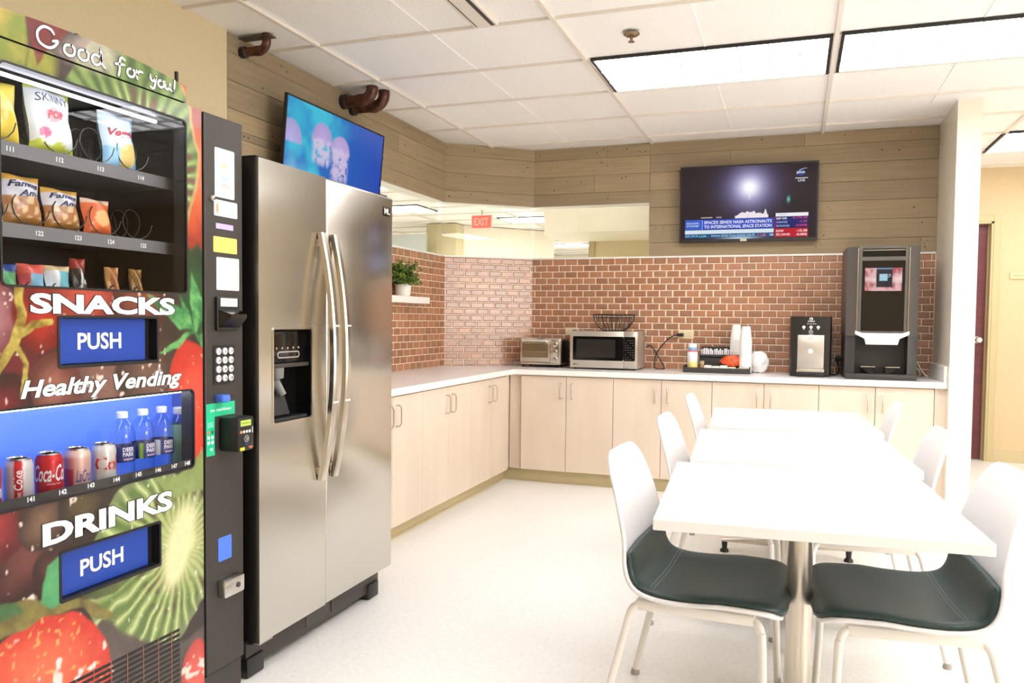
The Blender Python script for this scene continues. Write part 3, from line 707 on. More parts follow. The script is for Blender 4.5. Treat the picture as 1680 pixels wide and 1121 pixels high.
def shell_pt(s, t, inset=0.0, s0=0.0, s1=None, r0=0.075, r1=0.07, lift=0.0):
    s1 = SLEN if s1 is None else s1
    c = prof_at(s); a, b2 = prof_at(s - 0.012), prof_at(s + 0.012)
    tx, tz = b2.x - a.x, b2.z - a.z; l = math.hypot(tx, tz); nx, nz = tz / l, -tx / l     # towards the sitter
    hw = c.y - inset
    for d, r in ((s - s0, r0), (s1 - s, r1)):
        if d < r: hw -= r * (1 - math.sqrt(max(0, 1 - (1 - max(d, 0) / r) ** 2)))
    back = min(max((c.z - 0.45) / 0.15, 0), 1); seat = 1 - back
    y = t * hw; q = (y / 0.25) ** 2
    return (c.x + nx * lift + back * 0.022 * q, y, c.z + nz * lift + seat * 0.014 * q * min(max((0.262 - c.x) / 0.16, 0), 1))
def make_chair():
    t = thing('cafe_chair', 'chair', 'chair', (0, 0, 0), 'white chairs with dark green seat pads')
    b = B(); b.grid(lambda u, v: shell_pt(SLEN * (0.5 - 0.5 * math.cos(PI * u)), v * 2 - 1), 64, 20)
    o = b.obj('shell', m_shell, t, 60); md = o.modifiers.new('thick', 'SOLIDIFY'); md.thickness = 0.011; md.offset = 1.0
    s0 = 0.012; s1 = next(q for q in np.arange(0.3, SLEN, 0.004) if prof_at(q).z > 0.552 and prof_at(q).x < 0); sm = next(q for q in np.arange(0.1, SLEN, 0.002) if prof_at(q).x < -0.095)
    b = B(); b.grid(lambda u, v: shell_pt(s0 + (s1 - s0) * (0.5 - 0.5 * math.cos(PI * u)), math.sin((v - 0.5) * PI), 0.010, s0, s1, 0.07, 0.012, 0.003 + 0.016 * (1 - abs(2 * v - 1) ** 6) * (1 - abs(2 * u - 1) ** 14)), 56, 28)
    o = b.obj('seat_pad', m_pad, t, 70); md = o.modifiers.new('thick', 'SOLIDIFY'); md.thickness = 0.006; md.offset = 0.0
    b = B()
    for ds in (0.0, 0.012):
        for k in range(38):
            tt = -0.92 + 1.84 * k / 38; u0 = (sm + ds)
            p = [shell_pt(u0, tt + e, 0.012, s0, s1, 0.07, 0.012, 0.0062 + 0.016 * (1 - abs(2 * math.asin(tt + e) / PI) ** 6)) for e in (0, 0.028)]
            b.tube(p, 0.0011, 4)
    b.obj('seam_stitching', mat('pale_thread', rgb(150, 166, 158), 0.7), t)
    b = B(); b.box(-0.15, 0.19, -0.205, -0.165, 0.388, 0.420, 0.008); b.box(-0.15, 0.19, 0.165, 0.205, 0.388, 0.420, 0.008); b.box(-0.02, 0.06, -0.17, 0.17, 0.392, 0.414, 0.006); b.obj('under_frame', m_leg, t)
    for sx, sy in ((1, 1), (1, -1), (-1, 1), (-1, -1)):
        if sx > 0: pts = [(0.15, sy * 0.185, 0.402), (0.185, sy * 0.192, 0.402), (0.2, sy * 0.2, 0.395), (0.208, sy * 0.207, 0.375), (0.212, sy * 0.212, 0.34), (0.225, sy * 0.232, 0.012)]
        else: pts = [(-0.09, sy * 0.185, 0.404), (-0.135, sy * 0.192, 0.404), (-0.155, sy * 0.2, 0.395), (-0.166, sy * 0.205, 0.37), (-0.178, sy * 0.21, 0.32), (-0.252, sy * 0.236, 0.012)]
        l = B(); l.tube(catmull(pts, 5), 0.0115, 12); l = l.obj('leg', m_leg, t)
        g = B(); e = pts[-1]; g.lathe([(0, 0.02), (0.0125, 0.02), (0.016, 0.006), (0.015, 0), (0, 0)], (e[0], e[1], 0), 12); g.obj('glide', mat('grey_glide', rgb(168, 160, 152), 0.5), l)
    return t
ch0 = make_chair()
CHAIRS = [((-0.264, 2.53), -0.06, 'white chair with green pad left of the table at the camera end'),
          ((-0.272, 3.49), -0.03, 'white chair left of the middle table, seen past the table edge'),
          ((-0.285, 4.50), 0.0, 'white chair left of the table at the counter end'),
          ((0.328, 2.56), PI + 0.07, 'white chair with green pad right of the table at the camera end'),
          ((0.287, 3.45), PI + 0.03, 'white chair right of the middle table, in front of the stub wall'),
          ((0.247, 4.50), PI, 'white chair right of the table at the counter end')]
for i, (p, a, lab) in enumerate(CHAIRS): place(ch0, (p[0], p[1], 0), a, lab, i == 0)
# ------------------------------------------------------------------ vending machine
VX = -1.718
VY0, VYP, VY1 = 1.235, 2.032, 2.216
m_print = col_mat('printed_vinyl', rough=0.28, coat=0.3)
m_label = col_mat('printed_label', rough=0.4)
m_vblack = mat('vending_black', rgb(52, 48, 44), 0.45)
m_int = mat('vending_interior', rgb(58, 56, 56), 0.6)
m_vglass = glass_mat('vending_glass', (0.93, 0.94, 0.95), 0.035)
vm = thing('vending_machine', 'tall black vending machine with fruit artwork, snack window and drink window', 'vending machine', (-2.15, 1.72, 0))
W1 = (1.362, 1.958, 1.308, 1.816)      # snack window
W2 = (1.25, 1.984, 0.782, 1.017)       # drink window
P1 = (1.511, 1.841, 1.109, 1.236)      # push doors
P2 = (1.507, 1.845, 0.519, 0.646)
HOLES = [W1, W2, P1, P2]
# ---- artwork painter: colour of the print at (y, z)
def smooth(a, b, x): t = np.clip((x - a) / (b - a), 0, 1); return t * t * (3 - 2 * t)
_nz = {}
def vnoise(y, z, f, seed):
    k = seed
    if k not in _nz: _nz[k] = np.random.default_rng(seed).random((128, 128))
    t = _nz[k]; u, v = y * f, z * f
    iu, iv = np.floor(u).astype(int), np.floor(v).astype(int); fu, fv = u - iu, v - iv
    fu, fv = fu * fu * (3 - 2 * fu), fv * fv * (3 - 2 * fv)
    g = lambda a, b: t[a % 128, b % 128]
    return (g(iu, iv) * (1 - fu) + g(iu + 1, iv) * fu) * (1 - fv) + (g(iu, iv + 1) * (1 - fu) + g(iu + 1, iv + 1) * fu) * fv
def fb(y, z, f, seed): return 0.55 * vnoise(y, z, f, seed) + 0.3 * vnoise(y, z, f * 2.1, seed + 1) + 0.15 * vnoise(y, z, f * 4.3, seed + 2)
def art(y, z):
    n1, n2 = fb(y, z, 14, 1), fb(y, z, 40, 5)
    y0, z0 = y, z
    y = y + (vnoise(y0, z0, 22, 31) - 0.5) * 0.016; z = z + (vnoise(y0, z0, 22, 33) - 0.5) * 0.016
    C = np.empty(y.shape + (3,))
    def L(c): return np.array(rgb(*c))
    C[:] = L((52, 38, 34))
    def put(m, c): C[:] = C * (1 - m[..., None]) + (c if isinstance(c, np.ndarray) and c.ndim == 3 else np.broadcast_to(c, C.shape)) * m[..., None]
    def mixc(a, b, t): return L(a) * (1 - t[..., None]) + L(b) * t[..., None]
    def ell(cy, cz, ry, rz, ang=0.0, soft=0.06):
        c, s = math.cos(ang), math.sin(ang); dy, dz = y - cy, z - cz
        d = np.sqrt(((dy * c + dz * s) / ry) ** 2 + ((-dy * s + dz * c) / rz) ** 2)
        return d, 1 - smooth(1 - soft, 1 + soft, d)
    def poly(pts, soft=0.004):
        d = np.full(y.shape, 9.0); ins = np.zeros(y.shape, bool); k = len(pts)
        for i in range(k):
            (ax, ay), (bx, by) = pts[i], pts[(i + 1) % k]; ex, ey = bx - ax, by - ay
            t = np.clip(((y - ax) * ex + (z - ay) * ey) / (ex * ex + ey * ey + 1e-12), 0, 1)
            d = np.minimum(d, np.hypot(y - ax - t * ex, z - ay - t * ey))
            cr = ((ay > z) != (by > z)) & (y < (bx - ax) * (z - ay) / (by - ay + 1e-12) + ax); ins ^= cr
        return 1 - smooth(-soft, soft, np.where(ins, -d, d))
    def glints(m, dens, seed, f=60, c=(255, 236, 222), amt=0.8):
        g = smooth(dens, dens + 0.10, vnoise(y, z * 0.6, f, seed) * 0.7 + vnoise(y, z, f * 2, seed + 1) * 0.3); put(m * g * amt, L(c))
    # grapes and brown fruit of the middle band
    for cy, cz, r, a, b in ((1.40, 1.12, 0.10, (60, 12, 22), (104, 28, 34)), (1.32, 1.23, 0.09, (120, 60, 66), (176, 120, 126)), (1.47, 1.235, 0.085, (110, 16, 14), (176, 40, 30)), (1.60, 1.30, 0.11, (128, 34, 26), (182, 74, 58)),
                            (1.66, 1.09, 0.13, (84, 52, 44), (128, 92, 82)), (1.81, 1.07, 0.12, (58, 42, 36), (112, 82, 70)), (1.50, 1.06, 0.08, (92, 44, 38), (150, 92, 78)), (1.36, 1.02, 0.08, (50, 14, 18), (120, 26, 34)), (1.78, 1.27, 0.1, (70, 30, 24), (128, 62, 48))):
        d, m = ell(cy, cz, r, r * 1.05); put(m, mixc(b, a, smooth(0.1, 1.0, d + (n1 - 0.5) * 0.5))); glints(m, 0.77, int(cy * 1000) % 97)
    # bottom grapes
    for cy, cz, r, a, b in ((1.41, 0.655, 0.115, (46, 20, 20), (112, 62, 56)), (1.33, 0.745, 0.09, (88, 22, 26), (150, 44, 44)), (1.50, 0.60, 0.07, (54, 28, 26), (98, 58, 50)), (1.46, 0.735, 0.07, (62, 40, 32), (124, 92, 70)), (1.57, 0.75, 0.07, (44, 32, 24), (88, 74, 44))):
        d, m = ell(cy, cz, r, r); put(m, mixc(b, a, smooth(0.0, 1.0, d + (n1 - 0.5) * 0.6))); glints(m, 0.78, int(cz * 1000) % 89)
    # stems
    for pts, w in (([(1.405, 1.33), (1.412, 1.24), (1.39, 1.17), (1.345, 1.10)], 0.012), ([(1.405, 1.19), (1.44, 1.215), (1.495, 1.222)], 0.008), ([(1.39, 1.17), (1.42, 1.12), (1.41, 1.05)], 0.007)):
        d = np.full(y.shape, 9.0)
        for (ax, ay), (bx, by) in zip(pts, pts[1:]):
            ex, ey = bx - ax, by - ay; t = np.clip(((y - ax) * ex + (z - ay) * ey) / (ex * ex + ey * ey), 0, 1); d = np.minimum(d, np.hypot(y - ax - t * ex, z - ay - t * ey))
        put(1 - smooth(w * 0.8, w * 1.15, d), mixc((196, 178, 84), (122, 96, 34), smooth(0.3, 0.8, n2)))
    # big kiwi slice, lower right
    d, m = ell(1.83, 0.53, 0.235, 0.268, 0.1, 0.02)
    ang = np.arctan2(z - 0.555, y - 1.93); rad = np.hypot((y - 1.93), (z - 0.555) * 0.85)
    st = 0.5 + 0.5 * np.sin(ang * 34 + 2.5 * vnoise(ang * 3 + 9, rad * 4, 2.0, 41))
    body = mixc((98, 122, 62), (156, 174, 104), smooth(0.25, 0.95, st * 0.7 + n1 * 0.5)); put(m, body)
    put(m * smooth(0.88, 0.97, d) * 0.7, L((120, 132, 92)))
    ringm = m * smooth(0.075, 0.11, rad) * (1 - smooth(0.15, 0.20, rad)); put(ringm * smooth(0.3, 0.75, 1 - st) * smooth(0.4, 0.62, fb(y, z, 30, 61)) * 0.85, L((92, 66, 48)))
    put(m * smooth(0.10, 0.2, rad) * smooth(0.86, 0.98, st) * 0.55, L((220, 228, 172)))
    dd, mm = ell(1.925, 0.555, 0.052, 0.115, -0.38, 0.35); put(m * mm, L((238, 230, 186)))
    put(m * (1 - smooth(0.045, 0.16, rad)) * 0.45, L((226, 226, 160)))
    glints(m, 0.80, 71, 70, (236, 240, 210), 0.6)
    # dark grey shade and pink berry at the foot of the kiwi
    put(poly([(1.64, 0.44), (1.72, 0.36), (1.83, 0.285), (1.93, 0.262), (2.04, 0.27), (2.04, 0.0), (1.6, 0.0), (1.6, 0.4)], 0.008), mixc((70, 60, 54), (104, 92, 84), n1))
    d, m = ell(1.99, 0.13, 0.065, 0.11); put(m, mixc((226, 96, 84), (198, 62, 56), smooth(0.3, 1, d))); glints(m, 0.7, 17, 50)
    # strawberry with its calyx
    d, m = ell(1.45, 0.29, 0.215, 0.215, 0.15, 0.02); put(m, mixc((238, 108, 72), (204, 52, 36), smooth(0.25, 1.0, d + (n1 - 0.5) * 0.5)))
    sd = smooth(0.80, 0.86, vnoise(y * 1.1, z, 85, 77)); put(m * sd * 0.7, L((236, 176, 96)))
    glints(m, 0.73, 23, 36, (255, 232, 226), 0.85)
    put(poly([(1.24, 0.56), (1.40, 0.555), (1.50, 0.535), (1.60, 0.50), (1.66, 0.45), (1.68, 0.415), (1.61, 0.45), (1.58, 0.485), (1.50, 0.50), (1.42, 0.492), (1.34, 0.49), (1.24, 0.47)]), mixc((84, 76, 36), (146, 134, 72), n2))
    put(poly([(1.45, 0.535), (1.455, 0.58), (1.475, 0.62), (1.512, 0.64), (1.512, 0.52), (1.48, 0.515)]), mixc((44, 132, 84), (96, 172, 112), n1))
    put(poly([(1.24, 0.60), (1.30, 0.585), (1.38, 0.555), (1.40, 0.525), (1.24, 0.53)]), mixc((44, 84, 52), (86, 124, 72), n1))
    put(poly([(1.56, 0.52), (1.66, 0.53), (1.72, 0.56), (1.76, 0.52), (1.68, 0.49), (1.62, 0.49)]), mixc((58, 74, 44), (104, 116, 62), n1))
    # right column: peach to red, leaves, berry, kiwi skin
    col = poly([(1.955, 2.0), (2.05, 2.0), (2.05, 1.40), (1.955, 1.44)], 0.004)
    put(col, mixc((150, 44, 26), (222, 98, 44), smooth(1.47, 1.62, z + (n1 - 0.5) * 0.1)))
    put(col * smooth(1.72, 1.86, z) * 0.8, L((112, 28, 28)))
    put(poly([(1.93, 1.46), (1.975, 1.44), (2.005, 1.47), (2.05, 1.42), (2.05, 1.18), (1.93, 1.2)], 0.006), mixc((14, 40, 22), (34, 84, 44), n1))
    for pts in ([(2.0, 1.20), (1.94, 1.26), (1.80, 1.30), (1.86, 1.25), (1.93, 1.20)], [(2.0, 1.19), (2.05, 1.26), (2.02, 1.30), (1.985, 1.38), (1.975, 1.28)], [(2.0, 1.2), (1.93, 1.14), (1.845, 1.135), (1.92, 1.17)], [(2.0, 1.19), (2.05, 1.19), (2.05, 1.12), (2.02, 1.14)], [(1.99, 1.2), (1.975, 1.25), (1.925, 1.31), (1.955, 1.23)]):
        put(poly(pts, 0.004), mixc((36, 112, 62), (104, 178, 104), smooth(0.2, 0.8, n2)))
    d, m = ell(1.985, 0.96, 0.105, 0.205, 0.1, 0.03); put(m, mixc((226, 74, 52), (192, 44, 34), smooth(0.3, 1.0, d + (n1 - 0.5) * 0.4))); glints(m, 0.76, 29, 70, (250, 200, 150), 0.7)
    put(poly([(2.04, 0.84), (2.01, 0.82), (1.96, 0.775), (1.86, 0.775), (1.80, 0.80), (1.9, 0.70), (2.04, 0.7)], 0.006), mixc((122, 142, 76), (160, 174, 108), n1))
    # top: kiwi with seeds and the fuzzy rim, yellow fruit, dark red gap
    d, m = ell(1.77, 1.70, 0.245, 0.305, 0.0, 0.02)
    m = m * (z > 1.3)
    ang = np.arctan2(z - 1.62, y - 1.76); rad = np.hypot(y - 1.76, z - 1.62)
    st = 0.5 + 0.5 * np.sin(ang * 38 + 2 * vnoise(ang * 3 + 5, rad * 4, 2.0, 43))
    put(m, mixc((64, 92, 34), (124, 150, 74), smooth(0.2, 1, st * 0.6 + n1 * 0.6)))
    sd = m * smooth(0.195, 0.205, rad) * (1 - smooth(0.235, 0.25, rad)) * smooth(0.55, 0.8, 1 - st) * smooth(1.73, 1.76, y); put(sd * 0.9, L((104, 58, 34)))
    put(m * smooth(0.8, 0.98, st) * smooth(1.64, 1.72, y) * (1 - smooth(0.19, 0.26, rad)) * 0.6, L((206, 214, 150)))
    rim = m * smooth(0.93, 0.985, d) * smooth(1.9, 1.95, y); put(rim, L((192, 148, 92)))
    put((1 - smooth(1.425, 1.44, y)) * smooth(1.80, 1.84, z), mixc((128, 142, 50), (196, 170, 72), smooth(0.3, 0.7, n1)))
    put((1 - smooth(1.50, 1.53, y)) * smooth(1.80, 1.83, z) * smooth(1.43, 1.44, y) * (1 - smooth(1.87, 1.875, z)) , mixc((118, 128, 40), (164, 158, 62), n1))
    put(poly([(1.425, 1.96), (1.436, 1.90), (1.45, 1.858), (1.475, 1.857), (1.50, 1.88), (1.57, 1.96)], 0.004), mixc((96, 26, 26), (132, 46, 40), n1))
    put(poly([(1.45, 1.858), (1.465, 1.835), (1.478, 1.858)], 0.003), L((122, 66, 30)))
    wht = poly([(1.50, 1.875), (1.60, 1.96), (1.72, 1.96), (1.70, 1.885), (1.64, 1.87)], 0.02); put(wht * 0.55 * smooth(0.3, 0.7, n1 + 0.15), L((214, 196, 186)))
    put(poly([(1.935, 1.93), (1.97, 1.93), (1.97, 1.885), (1.955, 1.90)], 0.003), L((190, 66, 36)))
    return np.clip(0.8 * C * (0.86 + 0.28 * fb(y, z, 90, 91))[..., None], 0, 1)
def art_grid(y0, y1, z0, z1, x, step=0.0032, zfn=None):
    """front sheet of the artwork with its window openings left out"""
    b = B(); b.usecol = True
    for a, c, lo, hi in holes(y0, y1, z0, z1, HOLES):
        nu, nv = max(1, round((c - a) / step)), max(1, round((hi - lo) / step))
        Y, Z = np.meshgrid(np.linspace(a, c, nu + 1), np.linspace(lo, hi, nv + 1), indexing='ij')
        if zfn is not None: Z = lo + (zfn(Y) - lo) * (Z - lo) / (hi - lo)
        cc = art(Y, Z).reshape(-1, 3)
        P = np.stack([np.full(Y.size, x), Y.ravel(), Z.ravel()], 1)
        I = np.arange((nu + 1) * (nv + 1)).reshape(nu + 1, nv + 1)
        Q = np.stack([I[:-1, :-1].ravel(), I[1:, :-1].ravel(), I[1:, 1:].ravel(), I[:-1, 1:].ravel()], 1)
        b.add(P.tolist(), Q.tolist(), cc.tolist())
    return b
ZD0, ZD1 = 0.045, 1.868
b = B()                                   # door core behind the print
for a, c, lo, hi in holes(VY0, VYP - 0.006, ZD0, ZD1 - 0.002, HOLES): b.box(VX - 0.045, VX - 0.001, a, c, lo, hi)
b.box(VX - 0.05, VX - 0.012, VYP - 0.006, VYP, ZD0, ZD1 - 0.002)
door = b.obj('front_door', m_vblack, vm, 0)
art_grid(VY0, VYP - 0.006, ZD0, ZD1, VX).obj('fruit_artwork', m_print, door, 0)
arch = lambda Y: 1.944 - 0.145 * (Y - 1.60) ** 2 - 0.15 * np.maximum(Y - 1.75, 0) ** 2
TY0, TY1 = 1.24, 1.962
b = B(); pts = [(TY0, 1.873)] + [(TY1, 1.873)] + [(TY1 - (TY1 - TY0) * k / 24, float(arch(np.array(TY1 - (TY1 - TY0) * k / 24)))) for k in range(25)]
b.prism(pts, (VX - 0.02, 0, 0), (0, 1, 0), (0, 0, 1), (0.019, 0, 0)); tp = b.obj('header_sign', m_vblack, vm, 0)
art_grid(TY0, TY1, 1.873, 1.95, VX - 0.0005, zfn=lambda Y: arch(Y)).obj('header_artwork', m_print, tp, 0)
for y, z in ((1.625, 1.968), (1.985, 1.975)): B().box(VX - 0.06, VX - 0.052, y - 0.004, y + 0.004, 1.86, z).obj('sign_post', m_black, vm, 0)
# handwriting "Good for you!"
O, UX, UZ = (VX - 0.0005, 0, 0), (0, 1, 0), (0, 0, 1)
def wr(strokes, y, z, s, w=0.0052):
    hand.paint(252, 250, 246)
    for st in strokes: hand.stroke([(y + a * s, z + c * s) for a, c in st], w, O, UX, UZ, 0.0016)
def wr2(b2, strokes, y, z, s, w):
    for st in strokes: b2.stroke([(y + a * s, z + c * s) for a, c in st], w, O, UX, UZ, 0.0008)
G_ = [[(1.0, 0.82), (0.8, 1.0), (0.35, 0.98), (0.02, 0.6), (0.12, 0.15), (0.6, 0.0), (1.0, 0.15), (1.25, 0.5), (0.95, 0.42)]]
o_ = [[(0.5, 0.62), (0.12, 0.5), (0.05, 0.15), (0.35, 0.0), (0.68, 0.15), (0.72, 0.5), (0.5, 0.64)]]
d_ = [[(0.62, 0.5), (0.25, 0.58), (0.02, 0.3), (0.2, 0.0), (0.55, 0.1), (0.72, 0.45), (0.68, 1.0)], [(0.68, 0.7), (0.74, 0.2), (1.0, 0.0)]]
f_ = [[(0.85, 0.95), (0.6, 1.05), (0.42, 0.8), (0.4, 0.2), (0.3, -0.2)], [(0.05, 0.5), (0.45, 0.58), (0.8, 0.62)]]
r_ = [[(0.05, 0.6), (0.12, 0.0)], [(0.1, 0.3), (0.3, 0.6), (0.62, 0.62)]]
y_ = [[(0.05, 0.62), (0.12, 0.28), (0.38, 0.22), (0.6, 0.5)], [(0.68, 0.66), (0.6, 0.1), (0.4, -0.38), (0.05, -0.3)]]
u_ = [[(0.05, 0.6), (0.08, 0.15), (0.35, 0.02), (0.6, 0.3)], [(0.64, 0.62), (0.66, 0.15), (0.85, 0.02)]]
ex_ = [[(0.2, 1.05), (0.12, 0.35)], [(0.08, 0.04), (0.1, 0.02)]]
GW = [(G_, 1.462, 1.885, 0.046), (o_, 1.536, 1.884, 0.044), (o_, 1.578, 1.885, 0.044), (d_, 1.620, 1.886, 0.044), (f_, 1.695, 1.888, 0.040), (o_, 1.736, 1.888, 0.036), (r_, 1.768, 1.889, 0.036), (y_, 1.818, 1.892, 0.034), (o_, 1.848, 1.890, 0.032), (u_, 1.874, 1.890, 0.032), (ex_, 1.908, 1.889, 0.032)]
for w_ in (GW[:4], GW[4:7], GW[7:]):
    hand = B(); hand.paint(40, 26, 22)
    for st, y, z, s in w_: wr2(hand, st, y, z, s, 0.0098)
    for st, y, z, s in w_: wr(st, y, z, s, 0.0064)
    hand.obj('header_lettering', m_label, tp, 0)
# printed words on the door
def word(t, y, z, h, w, bold, shear=0.0, out=0.028):
    lt = B(); lt.paint(30, 18, 14)
    v, f, x0, x1, y0, y1 = text_shape(t, bold, shear); v2, f2, a0, a1, b0, b1 = text_shape(t, bold + out, shear)
    sx, sy = w / (x1 - x0), h / (y1 - y0)
    lt.add([(VX + 0.0007, y + (p[0] - x0) * sx, z + (p[1] - y0) * sy) for p in v2], f2)
    lt.paint(252, 251, 250); lt.add([(VX + 0.0014, y + (p[0] - x0) * sx, z + (p[1] - y0) * sy) for p in v], f)
    lt.obj('lettering', m_label, door, 0)
word('SNACKS', 1.433, 1.2425, 0.0495, 0.475, 0.042)
word('Healthy Vending', 1.404, 1.027, 0.056, 0.529, 0.03, 0.25)
word('DRINKS', 1.458, 0.672, 0.057, 0.435, 0.042)
# window frames, panes, push doors
for W, nm in ((W1, 'snack_window'), (W2, 'drink_window')):
    g = B(); y0, y1, z0, z1 = W
    g.ring(rrect(y0 - 0.004, y1 + 0.004, z0 - 0.004, z1 + 0.004, 0.018), rrect(y0 + 0.0015, y1 - 0.0015, z0 + 0.0015, z1 - 0.0015, 0.013), (VX - 0.006, 0, 0), UX, UZ, (0.0085, 0, 0))
    fo = g.obj(nm + '_frame', m_black, door, 30)
    B().box(VX - 0.004, VX - 0.001, y0 + 0.0005, y1 - 0.0005, z0 + 0.0005, z1 - 0.0005).obj(nm + '_pane', m_vglass, door, 0)
m_blue = mat('royal_blue_plastic', rgb(20, 62, 156), 0.35)
for (y0, y1, z0, z1), nm in ((P1, 'snack'), (P2, 'drink')):
    g = B(); g.ring(rrect(y0 - 0.003, y1 + 0.003, z0 - 0.003, z1 + 0.003, 0.008), rrect(y0 + 0.004, y1 - 0.004, z0 + 0.005, z1 - 0.004, 0.005), (VX - 0.04, 0, 0), UX, UZ, (0.0415, 0, 0))
    g.obj('hatch_frame', m_black, vm, 30)
    h = B().box(VX - 0.03, VX - 0.018, y0 + 0.004, y1 - 0.028, z0 + 0.006, z1 - 0.004, 0.002).obj('push_hatch', m_blue, vm, 0)
    B().box(VX - 0.036, VX - 0.028, y0, y1, z0, z1).obj('hatch_backing', m_black, vm, 0)
    cz = (z0 + z1) / 2
    b = B(); b.text('PUSH', (VX - 0.018, 1.583, cz - 0.022), UX, UZ, 0.044, 0.142, 'l', 0.022, thick=0.001); b.obj('hatch_lettering', m_white, h, 0)
# louvred vent printed over by the artwork: dark slots and slim uprights
b = B()
for k in range(16):
    z = 0.306 - k * 0.0152; b.box(VX - 0.0008, VX + 0.0012, 1.50, 1.919, z - 0.0086, z)
b.obj('vent_slots', m_black, door, 0)
b = B()
for y in (1.55, 1.605, 1.662, 1.718, 1.776, 1.833, 1.885): b.box(VX + 0.001, VX + 0.0018, y - 0.0012, y + 0.0012, 0.065, 0.306)
b.obj('vent_uprights', mat('vent_upright', rgb(150, 92, 78), 0.5), door, 0)
# cabinet shell
b = B(); b.box(-2.60, VX - 0.05, VY1 - 0.02, VY1, 0.03, 1.858); b.box(-2.60, VX - 0.05, VY0, VY0 + 0.02, 0.03, 1.858); b.box(-2.60, VX - 0.05, VY0 + 0.02, VY1 - 0.02, 1.84, 1.858)
b.box(-2.60, VX - 0.05, VY0 + 0.02, VY1 - 0.02, 0.03, 0.05); b.box(-2.60, -2.58, VY0 + 0.02, VY1 - 0.02, 0.05, 1.84); b.box(-2.58, VX - 0.062, 2.118, 2.128, 0.05, 1.84); b.box(VX - 0.062, VX - 0.05, VYP + 0.001, 2.128, 0.05, 1.84)
b.obj('cabinet', m_vblack, vm, 0)
B().box(VX - 0.06, VX + 0.002, VYP + 0.003, VY1, 0.108, 1.866, 0.004).obj('control_column', m_vblack, vm, 0)
B().box(VX - 0.06, VX - 0.008, VYP - 0.0, VY1 - 0.002, 0.012, 0.103, 0.003).obj('kick_panel', m_vblack, vm, 0)
for y in (VY0 + 0.05, VY1 - 0.06):
    for x in (-2.55, -1.85): B().lathe([(0, 0.035), (0.025, 0.035), (0.03, 0.0), (0, 0)], (x, y, 0), 14).obj('foot', m_black, vm)
b = B(); b.box(-2.57, VX - 0.064, VY0 + 0.02, 2.117, 1.02 + 0.16, 1.195); b.box(-2.57, VX - 0.064, VY0 + 0.02, 2.117, 0.70, 0.715); b.box(-2.57, VX - 0.064, VY0 + 0.02, 2.117, 1.018, 1.03)
b.box(-2.25, -2.24, VY0 + 0.02, 2.117, 1.19, 1.84); b.obj('interior_lining', m_int, vm, 0)
# snack shelves with price strips, lamp, coils
m_shelf = mat('grey_shelf', rgb(120, 118, 120), 0.45, 0.2)
SHELF = [(1.654, ['111', '112', '113', '114'], [1.452, 1.592, 1.722, 1.866]), (1.459, ['122', '123', '124', '125'], [1.53, 1.646, 1.755, 1.873]), (1.262, [], [])]
for z, labs, ys in SHELF:
    s_ = B(); s_.box(-2.23, -1.80, VY0 + 0.03, 2.11, z - 0.004, z); s_.box(-1.803, -1.798, VY0 + 0.03, 2.11, z - 0.032, z + 0.003)
    s_ = s_.obj('shelf', m_shelf, vm, 0)
    if labs:
        for t, y in zip(labs, ys): b = B(); b.text(t, (-1.7975, y, z - 0.021), UX, UZ, 0.0125, None, 'c', 0.03); b.obj('shelf_number', mat('white_digits', rgb(240, 240, 240), 0.5), s_, 0)
B().tube([(-1.775, 1.33, 1.806), (-1.775, 1.90, 1.806)], 0.005, 10).obj('lamp_tube', mat('cool_tube', (0.9, 0.9, 0.9), 0.4, emit=(0.86, 0.88, 1.0), estr=10), vm)
m_coil = mat('coil_wire', rgb(70, 68, 66), 0.35, 0.7)
def coil(y, z, r):
    b = B(); n = 9 * 14; pts = [(-2.2 + 0.405 * i / n, y + r * math.cos(2 * PI * i / 14), z + r + 0.003 + r * math.sin(2 * PI * i / 14)) for i in range(n + 1)]
    b.tube(pts, 0.0016, 5); b.obj('coil', m_coil, vm)
for y in (1.42, 1.60, 1.72, 1.845): coil(y, SHELF[0][0], 0.047)
for y in (1.40, 1.515, 1.63, 1.745, 1.86): coil(y, SHELF[1][0], 0.043)
for y in (1.455, 1.535, 1.612, 1.685, 1.795, 1.885): coil(y, SHELF[2][0], 0.03)
# drink compartment: blue lit back, deck, number strip
m_bb = mat('blue_backlight', rgb(90, 130, 236), 0.4, emit=rgb(84, 128, 255), estr=0.4)
B().box(-1.925, -1.915, VY0 + 0.02, 2.112, 0.758, 1.018).obj('lit_back_panel', m_bb, vm, 0)
B().box(-1.915, -1.79, 2.112, 2.1175, 0.758, 1.018).obj('painted_light_side_panel', mat('blue_side_panel', rgb(96, 126, 210), 0.4), vm, 0)  # plain blue paint stands in for blue light on the side wall
B().tube([(-1.80, 1.26, 1.008), (-1.80, 2.09, 1.008)], 0.006, 10).obj('lamp_tube', mat('blue_tube', (0.9, 0.9, 0.9), 0.4, emit=(0.86, 0.9, 1.0), estr=12), vm)
s_ = B(); s_.box(-2.01, -1.79, VY0 + 0.02, 2.117, 0.752, 0.758); s_.box(-2.01, -1.80, VY0 + 0.02, 2.117, 0.715, 0.752); s_.obj('drink_deck', m_int, vm, 0)
st = B().box(VX - 0.007, VX - 0.0045, VY0 + 0.03, 1.979, 0.786, 0.806).obj('number_strip', m_vblack, vm, 0)
for t, (u, y) in {'141': (0, 1.432), '142': (0, 1.522), '143': (0, 1.608), '144': (0, 1.692), '145': (0, 1.77), '146': (0, 1.844), '147': (0, 1.908), '148': (0, 1.962)}.items():
    b = B(); b.text(t, (VX - 0.0045, y, 0.790), UX, UZ, 0.0125, None, 'c', 0.03); b.obj('drink_number', mat('white_digits'), st, 0)
